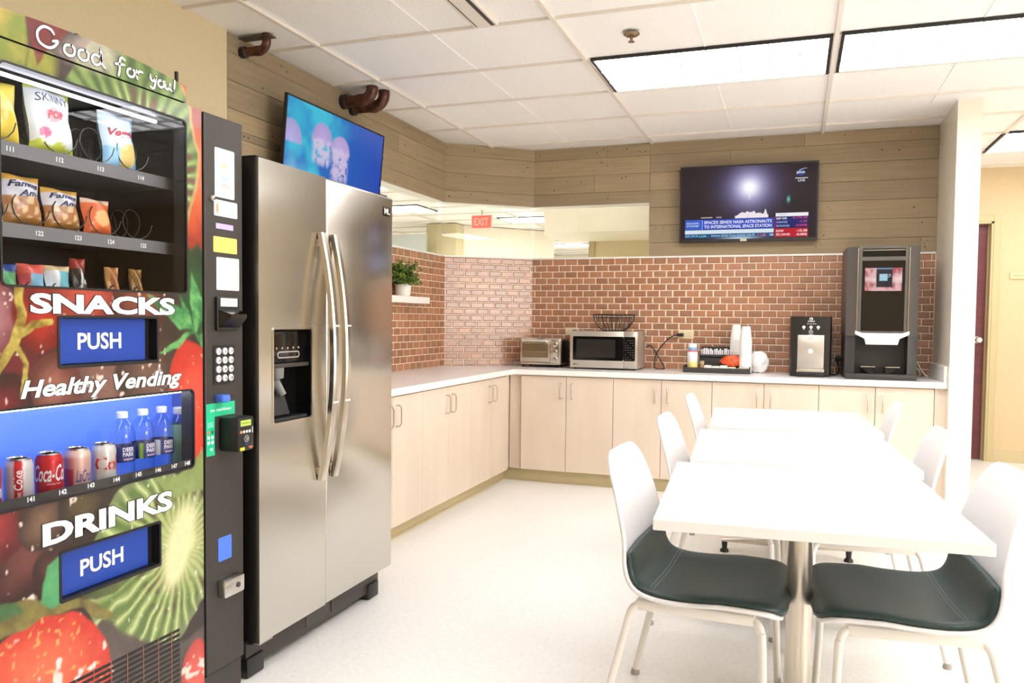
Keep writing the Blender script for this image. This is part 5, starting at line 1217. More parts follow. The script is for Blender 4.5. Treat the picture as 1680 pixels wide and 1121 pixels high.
def launch(U, V):
    C = np.empty(U.shape + (3,)); C[:] = LC((44, 30, 34)) * (0.8 + 0.4 * fb(U * 1.7, V, 5, 301))[..., None]
    def put(m, c): C[:] = C * (1 - m[..., None]) + np.asarray(c) * m[..., None]
    r2 = ((U - 0.515) * 1.76) ** 2 + (V - 0.70) ** 2
    put(np.exp(-r2 / 0.085) * 0.8, LC((140, 128, 190))); put(np.exp(-r2 / 0.032) * 0.95, LC((214, 210, 250))); put(np.exp(-r2 / 0.010), LC((255, 255, 255)) * 1.2)
    put(np.exp(-((U - 0.515) / 0.005) ** 2) * smooth(0.53, 0.56, V) * (1 - smooth(0.62, 0.66, V)) * 0.8, LC((250, 240, 250)))
    put(np.exp(-(((U - 0.80) / 0.010) ** 2 + ((V - 0.52) / 0.035) ** 2)) * 0.9, LC((120, 210, 200)))
    top = 0.318 + 0.04 * np.exp(-((U - 0.50) / 0.05) ** 2) + 0.035 * np.exp(-((U - 0.57) / 0.03) ** 2) + 0.085 * np.exp(-((U - 0.635) / 0.010) ** 2) + 0.05 * (vnoise(U * 60, V * 0 + 3, 1, 311) - 0.5)
    sm = (V < top) & (V > 0.28) & (U > 0.41) & (U < 0.655)
    put(sm.astype(float) * smooth(0.25, 0.5, fb(U * 2, V * 1.2, 16, 321) + 0.15 + (V - 0.28)), LC((250, 240, 244)))
    put(((np.abs(V - 0.305) < 0.006) & (((U > 0.15) & (U < 0.24)) | ((U > 0.27) & (U < 0.31)))).astype(float) * 0.7, LC((230, 210, 214)))
    def rect(u0, u1, v0, v1, c): m = (U >= u0) & (U <= u1) & (V >= v0) & (V <= v1); C[m] = c if np.ndim(c) == 1 else c[m]
    g = (0.8 + 0.4 * smooth(0.3, 0.9, fb(U * 3, V * 2, 5, 331)))[..., None]
    rect(0.03, 0.70, 0.135, 0.275, LC((44, 78, 206)) * g); rect(0.03, 0.155, 0.135, 0.275, LC((60, 104, 220)) * g)
    rect(0.03, 0.70, 0.075, 0.130, LC((226, 240, 250))); rect(0.03, 0.70, 0.018, 0.075, LC((32, 72, 130)))
    rect(0.70, 0.945, 0.01, 0.32, LC((28, 20, 60))); rect(0.71, 0.945, 0.29, 0.335, LC((250, 250, 252))); rect(0.71, 0.945, 0.135, 0.288, LC((24, 34, 110))); rect(0.71, 0.945, 0.012, 0.128, LC((196, 20, 36)))
    rect(0.704, 0.71, 0.012, 0.29, LC((150, 30, 70)))
    put(np.exp(-(((U - 0.45) / 0.12) ** 2 + ((V - 0.0) / 0.03) ** 2)) * 0.9, LC((210, 236, 255)))
    return C
b = B(); screen_grid(b, (SX0, Y2, SZ0), (1, 0, 0), (0, 0, 1), SW, SH, 240, 150, launch)
def st(t, u, v, h, w=None, c=(250, 250, 255), al='l', bold=0.02, shear=0): b.paint(*c); b.text(t, (SX0 + u * SW, Y2, SZ0 + v * SH), (1, 0, 0), (0, 0, 1), h * SH, w * SW if w else None, al, bold, shear, thick=0.0008)
st('SPACEX SENDS NASA ASTRONAUTS', 0.178, 0.213, 0.044, 0.505); st('TO INTERNATIONAL SPACE STATION', 0.178, 0.152, 0.044, 0.505)
b.paint(190, 200, 250); b.box(SX0 + 0.162 * SW, SX0 + 0.166 * SW, Y2 - 0.0008, Y2, SZ0 + 0.14 * SH, SZ0 + 0.27 * SH)
st('SQUAWK', 0.042, 0.212, 0.026, 0.098, (226, 240, 255)); st('ON THE STREET', 0.042, 0.178, 0.024, 0.098, (226, 240, 255))
st('(DP) 227.02', 0.034, 0.030, 0.032, 0.10, (150, 226, 250)); st('5.84', 0.155, 0.030, 0.030, 0.04, (120, 230, 220)); st('Invesco QQQ Trust (QQQ) 325.70', 0.235, 0.030, 0.034, 0.325, (170, 226, 250)); st('1.38', 0.60, 0.030, 0.030, 0.04, (240, 120, 140)); st('PM', 0.67, 0.030, 0.030, 0.026, (200, 226, 250))
b.paint(120, 230, 220); b.add([(SX0 + 0.140 * SW, Y2 - 0.0008, SZ0 + 0.032 * SH), (SX0 + 0.151 * SW, Y2 - 0.0008, SZ0 + 0.032 * SH), (SX0 + 0.1455 * SW, Y2 - 0.0008, SZ0 + 0.056 * SH)], [(0, 1, 2)])
b.paint(226, 70, 110); b.add([(SX0 + 0.578 * SW, Y2 - 0.0008, SZ0 + 0.056 * SH), (SX0 + 0.592 * SW, Y2 - 0.0008, SZ0 + 0.056 * SH), (SX0 + 0.585 * SW, Y2 - 0.0008, SZ0 + 0.032 * SH)], [(0, 1, 2)])
st('S&P 500', 0.716, 0.250, 0.026, 0.075); st('CHANGE', 0.716, 0.200, 0.026, 0.08, (176, 196, 240)); st('%CHANGE', 0.716, 0.150, 0.026, 0.095, (176, 196, 240))
st('4,173.43', 0.938, 0.252, 0.028, 0.105, (240, 70, 110), 'r'); st('-1.77', 0.938, 0.202, 0.028, 0.06, (240, 70, 110), 'r'); st('-0.04%', 0.938, 0.152, 0.028, 0.085, (240, 70, 110), 'r')
st('DOW', 0.716, 0.078, 0.030, 0.055); st('35,134.02', 0.716, 0.028, 0.032, 0.10); st('-15.38', 0.938, 0.078, 0.030, 0.075, al='r'); st('-0.00%', 0.938, 0.028, 0.030, 0.08, al='r')
st('MARKETS', 0.73, 0.302, 0.018, 0.06, (150, 160, 176), bold=0.0)
cx, cz = SX0 + 0.885 * SW, SZ0 + 0.875 * SH
b.paint(40, 70, 150); b.add([(cx + 0.026 * math.cos(k * PI / 10), Y2 - 0.0006, cz + 0.026 * math.sin(k * PI / 10)) for k in range(20)], [tuple(range(20))])
st('NASA', 0.885, 0.862, 0.030, 0.06, (236, 242, 250), 'c'); b.paint(230, 240, 250); b.stroke([(-0.03, -0.012), (0.0, 0.022), (0.04, 0.03)], 0.003, (cx, Y2, cz), (1, 0, 0), (0, 0, 1), 0.001)
b.paint(236, 242, 250); b.box(SX0 + 0.845 * SW, SX0 + 0.935 * SW, Y2 - 0.0008, Y2, SZ0 + 0.795 * SH, SZ0 + 0.805 * SH); st('LIVE', 0.89, 0.752, 0.030, 0.048, (236, 242, 250), 'c')
b.obj('screen', m_screen, tv2, 0)

# ------------------------------------------------------------------ plant on its shelf
sh_ = thing('wall_shelf', 'small white shelf on the brown tiles beside the fridge', 'shelf', (XW + 0.01, 5.2, 1.37))
B().box(XW + 0.009, XW + 0.135, 4.72, 5.40, 1.350, 1.396, 0.002).obj('board', m_white, sh_, 0)
pl = thing('potted_plant', 'small bushy green plant in a white pot on the wall shelf', 'plant', (-2.595, 5.09, 1.396))
PC = (-2.595, 5.09)
B().lathe([(0.0, 0.0), (0.045, 0.0), (0.052, 0.01), (0.058, 0.085), (0.055, 0.088), (0.050, 0.08), (0.0, 0.08)], (PC[0], PC[1], 1.396), 28).obj('pot', m_white, pl)
r = random.Random(5); b = B(); b.usecol = True; stm = B()
for k in range(64):
    a, e = r.uniform(0, 2 * PI), r.uniform(0.15, 1.45); L_s = r.uniform(0.10, 0.235)
    d = Vector((math.cos(a) * math.cos(e) * 0.55, math.sin(a) * math.cos(e) * 1.15, math.sin(e) * 0.85))
    base = Vector((PC[0] + d.x * 0.05, PC[1] + d.y * 0.05, 1.472)); tip = base + d * L_s + Vector((0, 0, -0.02 * r.random()))
    if tip.x < XW + 0.02: tip.x = XW + 0.02
    mid = (base + tip) / 2 + Vector((0, 0, 0.02)); path = catmull([base, mid, tip], 5); stm.tube(path, 0.0012, 4)
    for i, p in enumerate(path[2:]):
        for q in range(3):
            la = r.uniform(0, 2 * PI); ld = Vector((math.cos(la), math.sin(la), r.uniform(-0.3, 0.7))).normalized(); sd = ld.cross(Vector((0, 0, 1))).normalized(); ll, lw = r.uniform(0.018, 0.034), r.uniform(0.006, 0.010)
            c = r.choice([(92, 132, 44), (128, 160, 58), (160, 178, 76), (70, 108, 40), (54, 88, 40)]); b.paint(*c)
            n_ = ld.cross(sd) * 0.003
            pts = [p, p + ld * ll * 0.4 + sd * lw + n_, p + ld * ll, p + ld * ll * 0.4 - sd * lw + n_, p + ld * ll * 0.5 - n_]
            pts = [Vector((max(t.x, XW + 0.012), t.y, t.z)) for t in pts]
            b.add(pts, [(0, 1, 4), (1, 2, 4), (2, 3, 4), (3, 0, 4)])
b.obj('leaves', col_mat('leaf_green', rough=0.5), pl, 0); stm.obj('stems', mat('stem_green', rgb(96, 104, 50), 0.6), pl)

# ------------------------------------------------------------------ toaster oven
to = thing('toaster_oven', 'steel toaster oven in the corner beside the microwave', 'toaster oven', (-1.91, 6.22, CT))
X0, X1, YF_, YB_, Z0, Z1 = -2.075, -1.735, 6.115, 6.37, CT + 0.022, 1.098
B().box(X0, X1, YF_ + 0.012, YB_, Z0, Z1, 0.012).obj('body', m_steel2, to)
B().box(X1 - 0.012, X1 + 0.003, YF_ + 0.03, YB_ - 0.01, Z0 + 0.012, Z1 - 0.02, 0.003).obj('side_panel', m_black, to)
B().box(X0 + 0.004, X1 - 0.088, YF_, YF_ + 0.014, Z0 + 0.022, Z1 - 0.012, 0.003).obj('door', m_steel2, to)
B().box(X0 + 0.02, X1 - 0.102, YF_ - 0.002, YF_ + 0.004, Z0 + 0.055, Z1 - 0.045, 0.002).obj('door_glass', mat('oven_glass', rgb(130, 112, 84), 0.12, 0.4), to)
b = B(); b.box(X0 + 0.02, X1 - 0.102, YF_ - 0.0028, YF_ - 0.001, Z0 + 0.10, Z0 + 0.104); b.obj('rack', m_chrome, to, 0)
b = B(); b.tube([(X0 + 0.03, YF_, Z1 - 0.03), (X0 + 0.03, YF_ - 0.03, Z1 - 0.022), (X1 - 0.115, YF_ - 0.03, Z1 - 0.022), (X1 - 0.115, YF_, Z1 - 0.03)], 0.009, 10); b.obj('handle', mat('pale_handle', rgb(226, 218, 200), 0.3, 0.3), to)
B().box(X1 - 0.085, X1 - 0.004, YF_ - 0.002, YF_ + 0.014, Z0 + 0.012, Z1 - 0.012, 0.003).obj('control_panel', m_steel2, to)
for k in range(3):
    z = Z1 - 0.05 - k * 0.058; B().lathe([(0.021, 0), (0.021, -0.004), (0.016, -0.006), (0.014, -0.02), (0, -0.021)], (X1 - 0.045, YF_ - 0.002, z), 20, 'y').obj('knob', m_chrome, to)
b = B(); b.box(X0 + 0.006, X1 - 0.006, YF_ + 0.006, YF_ + 0.016, Z0, Z0 + 0.02, 0.003); b.obj('crumb_tray', m_steel2, to)
for x in (X0 + 0.02, X1 - 0.02):
    for y in (YF_ + 0.04, YB_ - 0.03): B().lathe([(0, 0), (0.012, 0), (0.012, 0.026), (0, 0.026)], (x, y, CT), 12).obj('foot', m_black, to)

# ------------------------------------------------------------------ microwave with the wire bowl on it
mw = thing('microwave', 'stainless steel microwave with black door on the worktop', 'microwave', (-1.38, 6.2, CT))
X0, X1, YF_, YB_, Z0, Z1 = -1.642, -1.117, 6.055, 6.385, CT + 0.012, 1.158
m_mws = mat('microwave_steel', rgb(206, 200, 190), 0.3, 0.75)
B().box(X0, X1, YF_ + 0.02, YB_, Z0, Z1, 0.004).obj('body', m_mws, mw)
d = B().box(X0, X1 - 0.105, YF_, YF_ + 0.02, Z0, Z1, 0.003).obj('door', m_mws, mw)
cp = B().box(X1 - 0.104, X1, YF_, YF_ + 0.02, Z0, Z1, 0.003).obj('control_panel', m_mws, mw)
B().prism(rrect(X0 + 0.022, X1 - 0.106, Z0 + 0.058, Z1 - 0.04, 0.01), (0, YF_ + 0.002, 0), (1, 0, 0), (0, 0, 1), (0, -0.004, 0)).obj('door_window', m_gloss, d, 0)
B().prism(rrect(X0 + 0.05, X1 - 0.17, Z0 + 0.08, Z1 - 0.062, 0.006), (0, YF_ - 0.002, 0), (1, 0, 0), (0, 0, 1), (0, -0.001, 0)).obj('window_mesh', mat('window_mesh', rgb(48, 44, 40), 0.15), d, 0)
B().prism(rrect(X1 - 0.104, X1 - 0.018, Z0 + 0.058, Z1 - 0.04, 0.008), (0, YF_ + 0.002, 0), (1, 0, 0), (0, 0, 1), (0, -0.004, 0)).obj('keypad', m_gloss, cp, 0)
b = B()
for i in range(9):
    for j in range(4):
        if (i * 7 + j * 3) % 5: b.box(X1 - 0.094 + j * 0.018, X1 - 0.084 + j * 0.018, YF_ - 0.0028, YF_ - 0.002, Z1 - 0.07 - i * 0.018, Z1 - 0.067 - i * 0.018)
b.obj('keypad_marks', mat('grey_marks', rgb(120, 116, 112), 0.5), cp, 0)
b = B(); b.text('LG', (X0 + 0.05, YF_, Z0 + 0.022), (1, 0, 0), (0, 0, 1), 0.010, None, 'l', 0.02); b.lathe([(0, 0), (0.007, 0), (0.007, -0.0008), (0, -0.0008)], (X0 + 0.036, YF_, Z0 + 0.027), 14, 'y'); b.obj('maker_mark', m_kick, d, 0)
for x in (X0 + 0.03, X1 - 0.03):
    for y in (YF_ + 0.05, YB_ - 0.03): B().lathe([(0, 0), (0.012, 0), (0.012, 0.014), (0, 0.014)], (x, y, CT), 12).obj('foot', m_black, mw)
wb = thing('wire_bowl', 'black wire fruit bowl on top of the microwave', 'bowl', (-1.335, 6.215, 1.158))
b = B(); c = Vector((-1.335, 6.215, 1.158)); R0, R1, Hb = 0.085, 0.162, 0.128
def ringp(R, z, n=36): return [c + Vector((R * math.cos(2 * PI * k / n), R * math.sin(2 * PI * k / n), z)) for k in range(n)]
for R, z, rr in ((R1, Hb, 0.0045), (R1 * 0.985, Hb - 0.022, 0.003), (R0, 0.004, 0.0035), (R0 * 0.5, 0.004, 0.002)): b.tube(ringp(R, z), rr, 6, closed=True)
b.obj('rings', m_black, wb)
b = B()
for k in range(26):
    a = 2 * PI * k / 26; b.tube([c + Vector((math.cos(a) * R, math.sin(a) * R, z)) for R, z in ((0.0, 0.004), (R0, 0.004), (R0 + 0.035, 0.03), (R1 * 0.93, 0.075), (R1, Hb))], 0.0022, 5)
b.obj('ribs', m_black, wb)

# ------------------------------------------------------------------ outlets and cords
m_out = mat('ivory_outlet', rgb(232, 216, 176), 0.4)
def outlet(x0, x1, z0, z1, label, plug):
    t = thing('wall_outlet', label, 'outlet', ((x0 + x1) / 2, YW - 0.01, (z0 + z1) / 2))
    B().box(x0, x1, YW - 0.014, YW - 0.006, z0, z1, 0.003).obj('plate', m_out, t)
    for s in (0.28, 0.72):
        x = x0 + (x1 - x0) * s; B().prism(rrect(x - 0.016, x + 0.016, (z0 + z1) / 2 - 0.024, (z0 + z1) / 2 + 0.024, 0.008), (0, YW - 0.014, 0), (1, 0, 0), (0, 0, 1), (0, -0.002, 0)).obj('socket', m_out, t, 0)
        b = B()
        for dz in (-0.012, 0.012):
            for dx in (-0.006, 0.006): b.box(x + dx - 0.001, x + dx + 0.001, YW - 0.0165, YW - 0.0155, (z0 + z1) / 2 + dz - 0.004, (z0 + z1) / 2 + dz + 0.004)
        b.obj('slots', m_kick, t, 0)
    return t
outlet(-0.862, -0.742, 1.104, 1.17, 'ivory double outlet on the tiles with a black plug in it', True)
outlet(-1.78, -1.665, 1.115, 1.18, 'ivory outlet behind the microwave top corner', True)
m_cord = mat('black_cord', rgb(28, 26, 25), 0.5)
cd = thing('power_cable', 'black cord looping from the outlet down to the worktop beside the microwave', 'cable', (-0.9, YW - 0.04, 1.13))
B().tube(catmull([(-0.862, YW - 0.04, 1.135), (-0.90, YW - 0.05, 1.125), (-0.955, YW - 0.05, 1.08), (-1.02, YW - 0.06, 0.99), (-1.035, YW - 0.07, 0.90), (-1.02, YW - 0.09, 0.869), (-0.96, YW - 0.10, 0.869), (-0.955, YW - 0.09, 0.88), (-1.0, YW - 0.06, 0.95), (-1.07, YW - 0.045, 1.045), (-1.11, YW - 0.04, 1.03)], 6), 0.0045, 8).obj('cable', m_cord, cd)
B().box(-0.868, -0.818, YW - 0.05, YW - 0.0165, 1.122, 1.148, 0.006).obj('plug', m_cord, cd)
c2_ = thing('power_plug', 'black plug in the outlet behind the microwave', 'plug', (-1.69, YW - 0.03, 1.15))
B().box(-1.71, -1.678, YW - 0.05, YW - 0.0165, 1.135, 1.162, 0.006).obj('plug', m_cord, c2_); B().tube(catmull([(-1.694, YW - 0.045, 1.14), (-1.69, YW - 0.05, 1.10), (-1.69, YW - 0.04, 0.98), (-1.692, YW - 0.04, 0.90)], 5), 0.004, 8).obj('cable', m_cord, c2_)
c3_ = thing('power_cable', 'black cord on the worktop between water dispenser and coffee machine', 'cable', (0.29, 6.2, CT))
B().tube(catmull([(0.24, 6.28, 0.87), (0.265, 6.22, 0.869), (0.29, 6.27, 0.869), (0.31, 6.34, 0.90), (0.297, YW - 0.03, 0.97), (0.31, YW - 0.03, 1.0)], 6), 0.005, 8).obj('cable', m_cord, c3_); B().box(0.282, 0.322, YW - 0.055, YW - 0.012, 0.96, 0.99, 0.006).obj('plug', m_cord, c3_)
c4_ = thing('water_hose', 'thin white hose bending down the tiles right of the coffee machine', 'hose', (0.85, YW - 0.03, CT))
B().tube(catmull([(0.80, YW - 0.02, 1.02), (0.82, YW - 0.02, 0.98), (0.86, YW - 0.05, 0.90), (0.885, YW - 0.10, 0.868)], 6), 0.005, 8).obj('tube', m_white, c4_)
B().tube(catmull([(0.80, YW - 0.03, 0.93), (0.83, YW - 0.04, 0.92), (0.845, YW - 0.06, 0.88), (0.83, YW - 0.1, 0.868)], 6), 0.004, 8).obj('branch', m_white, c4_)

# ------------------------------------------------------------------ coffee station tray
tr = thing('coffee_caddy', 'black tray with raised rear step holding cups and creamers', 'tray', (-0.53, 6.16, CT))
TX0, TX1, TY0_, TY1_ = -0.775, -0.298, 6.045, 6.37
m_tray = mat('charcoal_tray', rgb(58, 55, 52), 0.5)
b = B(); b.box(TX0, TX1, TY0_, TY1_, CT, CT + 0.008); b.box(TX0, TX1, TY0_, TY0_ + 0.006, CT + 0.008, CT + 0.038); b.box(TX0, TX0 + 0.006, TY0_ + 0.006, TY1_, CT + 0.008, CT + 0.05); b.box(TX1 - 0.006, TX1, TY0_ + 0.006, TY1_, CT + 0.008, CT + 0.05); b.obj('base', m_tray, tr, 0)
b = B(); b.box(TX0 + 0.1, TX1 - 0.075, 6.20, 6.36, CT + 0.106, CT + 0.114); b.box(TX0 + 0.1, TX1 - 0.075, 6.20, 6.206, CT + 0.008, CT + 0.13); b.box(TX0 + 0.1, TX1 - 0.075, 6.354, 6.36, CT + 0.008, CT + 0.185); b.obj('step', m_tray, tr, 0)
m_cup = mat('white_paper', rgb(250, 248, 244), 0.5)
def cupstack(x, y, z, n, label, r0=0.043, r1=0.03):
    t = thing('cup_stack', label, 'cup stack', (x, y, z), 'stacks of white cups')
    for k in range(n):
        h = 0.0105 * k
        if k == n - 1: prof = [(r0 + 0.002, 0), (r0 + 0.002, 0.005), (r0, 0.006), (r1, 0.115), (0.0, 0.113)]
        else: prof = [(r0 - 0.003, 0), (r0 + 0.002, 0.0), (r0 + 0.002, 0.005), (r0, 0.006), (r0 - 0.0035, 0.02)]
        B().lathe(prof, (x, y, z + h), 26, cap=False).obj('cup', m_cup, t, 40)
    return t
cupstack(-0.415, 6.285, CT + 0.115, 13, 'stack of white paper cups on the rear step of the tray')
cupstack(-0.336, 6.125, CT + 0.009, 22, 'taller stack of white paper cups on the tray floor in front')
cr = thing('creamer_bottle', 'white creamer bottle with blue and red bands on the tray', 'bottle', (-0.716, 6.12, CT + 0.009))
def ccol(i, a):
    return [rgb(236, 240, 250), rgb(240, 240, 250), rgb(240, 222, 120) if math.cos(a + 1.3) > 0 else rgb(214, 224, 244), rgb(236, 224, 150) if math.cos(a + 1.3) > 0.3 else rgb(226, 232, 248), rgb(226, 232, 248), rgb(236, 236, 246), rgb(236, 236, 246), rgb(226, 90, 104), rgb(226, 90, 104), rgb(110, 176, 216), rgb(110, 176, 216), rgb(246, 246, 250)][min(i, 11)]
B().lathe([(0.0, 0.0), (0.036, 0.0), (0.038, 0.02), (0.038, 0.06), (0.038, 0.09), (0.038, 0.12), (0.037, 0.14), (0.035, 0.145), (0.034, 0.155), (0.034, 0.156), (0.032, 0.175), (0.03, 0.176)], (-0.716, 6.12, CT + 0.009), 28, cols=ccol).obj('body', m_label, cr, 40)
B().lathe([(0, 0.176), (0.031, 0.176), (0.031, 0.198), (0.028, 0.201), (0, 0.201)], (-0.716, 6.12, CT + 0.009), 24).obj('cap', m_cap, cr)
cn = thing('spice_jar', 'little jar with a tan label on the tray beside the creamer bottle', 'jar', (-0.647, 6.13, CT + 0.009))
B().lathe([(0, 0), (0.016, 0), (0.017, 0.004), (0.017, 0.05), (0.014, 0.056), (0, 0.056)], (-0.647, 6.13, CT + 0.009), 20, cols=lambda i, a: rgb(170, 140, 96) if i in (2, 3) else rgb(206, 186, 150)).obj('body', m_label, cn, 40)
B().lathe([(0, 0.056), (0.0165, 0.056), (0.0165, 0.074), (0, 0.074)], (-0.647, 6.13, CT + 0.009), 18).obj('lid', mat('tan_lid', rgb(196, 176, 130), 0.4), cn)
r = random.Random(9); m_pk = mat('white_packet', rgb(246, 242, 246), 0.5)
for k in range(15):
    x = TX0 + 0.118 + k * 0.0148; h = r.uniform(0.044, 0.064)
    M = Matrix.Translation((x, 6.255 + r.uniform(-0.012, 0.03), CT + 0.1145)) @ Matrix.Rotation(r.uniform(-0.05, 0.05), 4, 'Y')
    p = B(); p.box(-0.0045, 0.0045, -0.03, 0.03, 0.001, h, 0.002, M=M); o_ = p.obj('sugar_packet', m_pk); tag(o_, 'white packet in the row standing on the rear step of the tray', 'packet', 'white packets on the tray step')
for k, (x, w, h, c) in enumerate(((-0.60, 0.05, 0.045, (246, 240, 226)), (-0.545, 0.056, 0.04, (248, 240, 222)), (-0.488, 0.052, 0.046, (250, 246, 236)), (-0.43, 0.055, 0.036, (232, 240, 218)), (-0.388, 0.026, 0.028, (246, 226, 190)))):
    p = B(); p.box(x - w / 2, x + w / 2, 6.06, 6.15, CT + 0.009, CT + 0.009 + h, 0.006, 2)
    p = p.obj('tea_box', mat('tea_box_%d' % k, rgb(*c), 0.5))
    tag(p, ['cream tea box beside the little tan jar', 'cream tea box second from the little jar', 'white tea box in the middle of the tray floor', 'pale green tea box under the orange bag', 'small tan tea box beside the front cup stack'][k], 'box', 'tea boxes on the tray floor')
# orange crumpled bag and white bag
def crumple(name, c, rad, colm, label, cat, seed, squash=(1, 1, 1), amp=0.08):
    bm = bmesh.new(); bmesh.ops.create_icosphere(bm, subdivisions=4, radius=1.0)
    rr = np.random.default_rng(seed); dirs = rr.normal(size=(26, 3)); dirs /= np.linalg.norm(dirs, axis=1)[:, None]; am = rr.uniform(0.08, 0.3, 26)
    for v in bm.verts:
        n = np.array(v.co); d = dirs @ n; k = 0.8 + float(np.max(am * np.clip((d - 0.72) * 5, 0, 1))) - float(amp * abs(math.sin(9 * n[0] + 5 * n[2]))) + amp * math.sin(13 * n[0] + 7 * n[1] + seed) * math.sin(11 * n[2] + 5 * n[0])
        v.co = Vector((c[0] + n[0] * k * rad * squash[0], c[1] + n[1] * k * rad * squash[1], c[2] + n[2] * k * rad * squash[2]))
    bm.verts.index_update(); b = B(); b.add([tuple(v.co) for v in bm.verts], [tuple(x.index for x in f.verts) for f in bm.faces]); bm.free()
    return tag(b.obj(name, colm, smooth=35), label, cat)
crumple('snack_packet', (-0.425, 6.15, CT + 0.088), 0.085, mat('orange_foil', rgb(232, 92, 40), 0.35), 'crumpled orange packet lying on the tray in front of the cups', 'packet', 3, (1.05, 0.5, 0.52))
crumple('paper_bag', (-0.248, 6.235, CT + 0.082), 0.088, m_cup, 'crumpled white bag leaning beside the taller cup stack', 'bag', 8, (0.85, 0.45, 0.9), 0.025)

# ------------------------------------------------------------------ water dispenser
wd = thing('water_dispenser', 'black countertop water dispenser with steel front', 'water dispenser', (0.105, 6.15, CT))
X0, X1, YF_, YB_, Z1 = -0.031, 0.242, 5.985, 6.35, 1.284
poly = [(X0, YB_), (X0, YF_ + 0.03), (X0 + 0.012, YF_ + 0.008), (X0 + 0.05, YF_), (X1 - 0.05, YF_), (X1 - 0.012, YF_ + 0.008), (X1, YF_ + 0.03), (X1, YB_)]
B().prism(poly, (0, 0, CT + 0.006), (1, 0, 0), (0, 1, 0), (0, 0, Z1 - CT - 0.006)).obj('housing', mat('satin_black', rgb(34, 32, 31), 0.3), wd, 30)
B().box(X0 + 0.05, X1 - 0.05, YF_ - 0.004, YF_ + 0.004, CT + 0.058, CT + 0.29, 0.002).obj('steel_panel', m_mws, wd)
B().box(X0 + 0.048, X1 - 0.048, YF_ - 0.04, YF_ + 0.004, CT, CT + 0.034, 0.004).obj('drip_tray', m_black, wd)
B().box(X0 + 0.046, X1 - 0.046, YF_ - 0.03, YF_ + 0.003, CT + 0.034, CT + 0.056, 0.003).obj('drip_grate', m_steel2, wd)
B().lathe([(0.016, 0), (0.017, -0.004), (0.012, -0.006), (0, -0.006)], (0.105, YF_ - 0.004, CT + 0.178), 22, 'y').obj('button', m_white, wd)
B().box(0.085, 0.127, YF_ - 0.012, YF_, CT + 0.27, CT + 0.292, 0.003).obj('spout', m_white, wd)
b = B(); o = YF_ - 0.0006
for x, z in ((0.058, CT + 0.345), (0.105, CT + 0.345), (0.152, CT + 0.345)): b.lathe([(0, 0), (0.011, 0), (0.011, -0.0008), (0, -0.0008)], (x, o, z), 14, 'y'); b.box(x - 0.004, x + 0.004, o - 0.0008, o, z - 0.017, z - 0.012)
b.ring([(0.105 + 0.014 * math.cos(k * PI / 10), CT + 0.312 + 0.014 * math.sin(k * PI / 10)) for k in range(20)], [(0.105 + 0.011 * math.cos(k * PI / 10), CT + 0.312 + 0.011 * math.sin(k * PI / 10)) for k in range(20)], (0, o, 0), (1, 0, 0), (0, 0, 1), (0, -0.0008, 0)); b.box(0.102, 0.108, o - 0.0008, o, CT + 0.307, CT + 0.318)
for k in range(5): b.box(0.078 + k * 0.013, 0.086 + k * 0.013, o - 0.0008, o, CT + 0.366, CT + 0.371)
b.ring([(0.105 + 0.012 * math.cos(k * PI / 8), CT + 0.403 + 0.010 * math.sin(k * PI / 8)) for k in range(16)], [(0.103 + 0.006 * math.cos(k * PI / 8), CT + 0.402 + 0.005 * math.sin(k * PI / 8)) for k in range(16)], (0, o, 0), (1, 0, 0), (0, 0, 1), (0, -0.0008, 0)); b.box(0.083, 0.129, o - 0.0008, o, CT + 0.383, CT + 0.389)
b.obj('panel_marks', mat('pale_marks', rgb(214, 210, 208), 0.5), wd, 0)

# ------------------------------------------------------------------ coffee machine
cm = thing('coffee_machine', 'tall dark grey coffee machine with a lit touch screen and white cup hood', 'coffee machine', (0.54, 6.1, CT))
X0, X1, YF_, YB_, Z1 = 0.322, 0.764, 5.862, 6.375, 1.752
XC = (X0 + X1) / 2
m_cg = mat('graphite_grey', rgb(92, 87, 82), 0.4, 0.2)
m_cd = mat('graphite_dark', rgb(58, 55, 52), 0.45)
Zm = 1.155
b = B(); poly = [(X0 - 0.006, YB_), (X0, YF_ + 0.05), (X0 + 0.075, YF_), (X1 - 0.075, YF_), (X1, YF_ + 0.05), (X1 + 0.006, YB_)]
b.prism(poly, (0, 0, Zm), (1, 0, 0), (0, 1, 0), (0, 0, Z1 - Zm)); b.obj('upper_housing', m_cg, cm, 20)
b = B(); b.box(X0, X1, YF_ + 0.17, YB_, CT, Zm); b.prism([(X0, YF_ + 0.17), (X0, YF_ + 0.05), (X0 + 0.06, YF_ + 0.03), (X0 + 0.06, YF_ + 0.17)], (0, 0, CT + 0.03), (1, 0, 0), (0, 1, 0), (0, 0, Zm - CT - 0.03)); b.prism([(X1 - 0.06, YF_ + 0.17), (X1 - 0.06, YF_ + 0.03), (X1, YF_ + 0.05), (X1, YF_ + 0.17)], (0, 0, CT + 0.03), (1, 0, 0), (0, 1, 0), (0, 0, Zm - CT - 0.03)); b.obj('lower_housing', m_cd, cm, 20)
B().box(X0 + 0.004, X1 - 0.004, YF_, YF_ + 0.2, CT, CT + 0.038, 0.006).obj('drip_base', m_cd, cm)
b = B(); b.box(XC - 0.13, XC + 0.13, YF_ - 0.003, YF_ + 0.002, 1.19, 1.655); b.obj('glass_front', mat('gloss_dark', rgb(20, 19, 18), 0.06), cm, 0)
B().box(XC - 0.13, XC + 0.13, YF_ - 0.002, YF_ + 0.002, 1.682, 1.735).obj('top_slot', m_gloss, cm, 0)
B().box(XC - 0.128, XC + 0.128, YF_ - 0.004, YF_ - 0.001, 1.722, 1.727).obj('slot_trim', m_steel2, cm, 0)
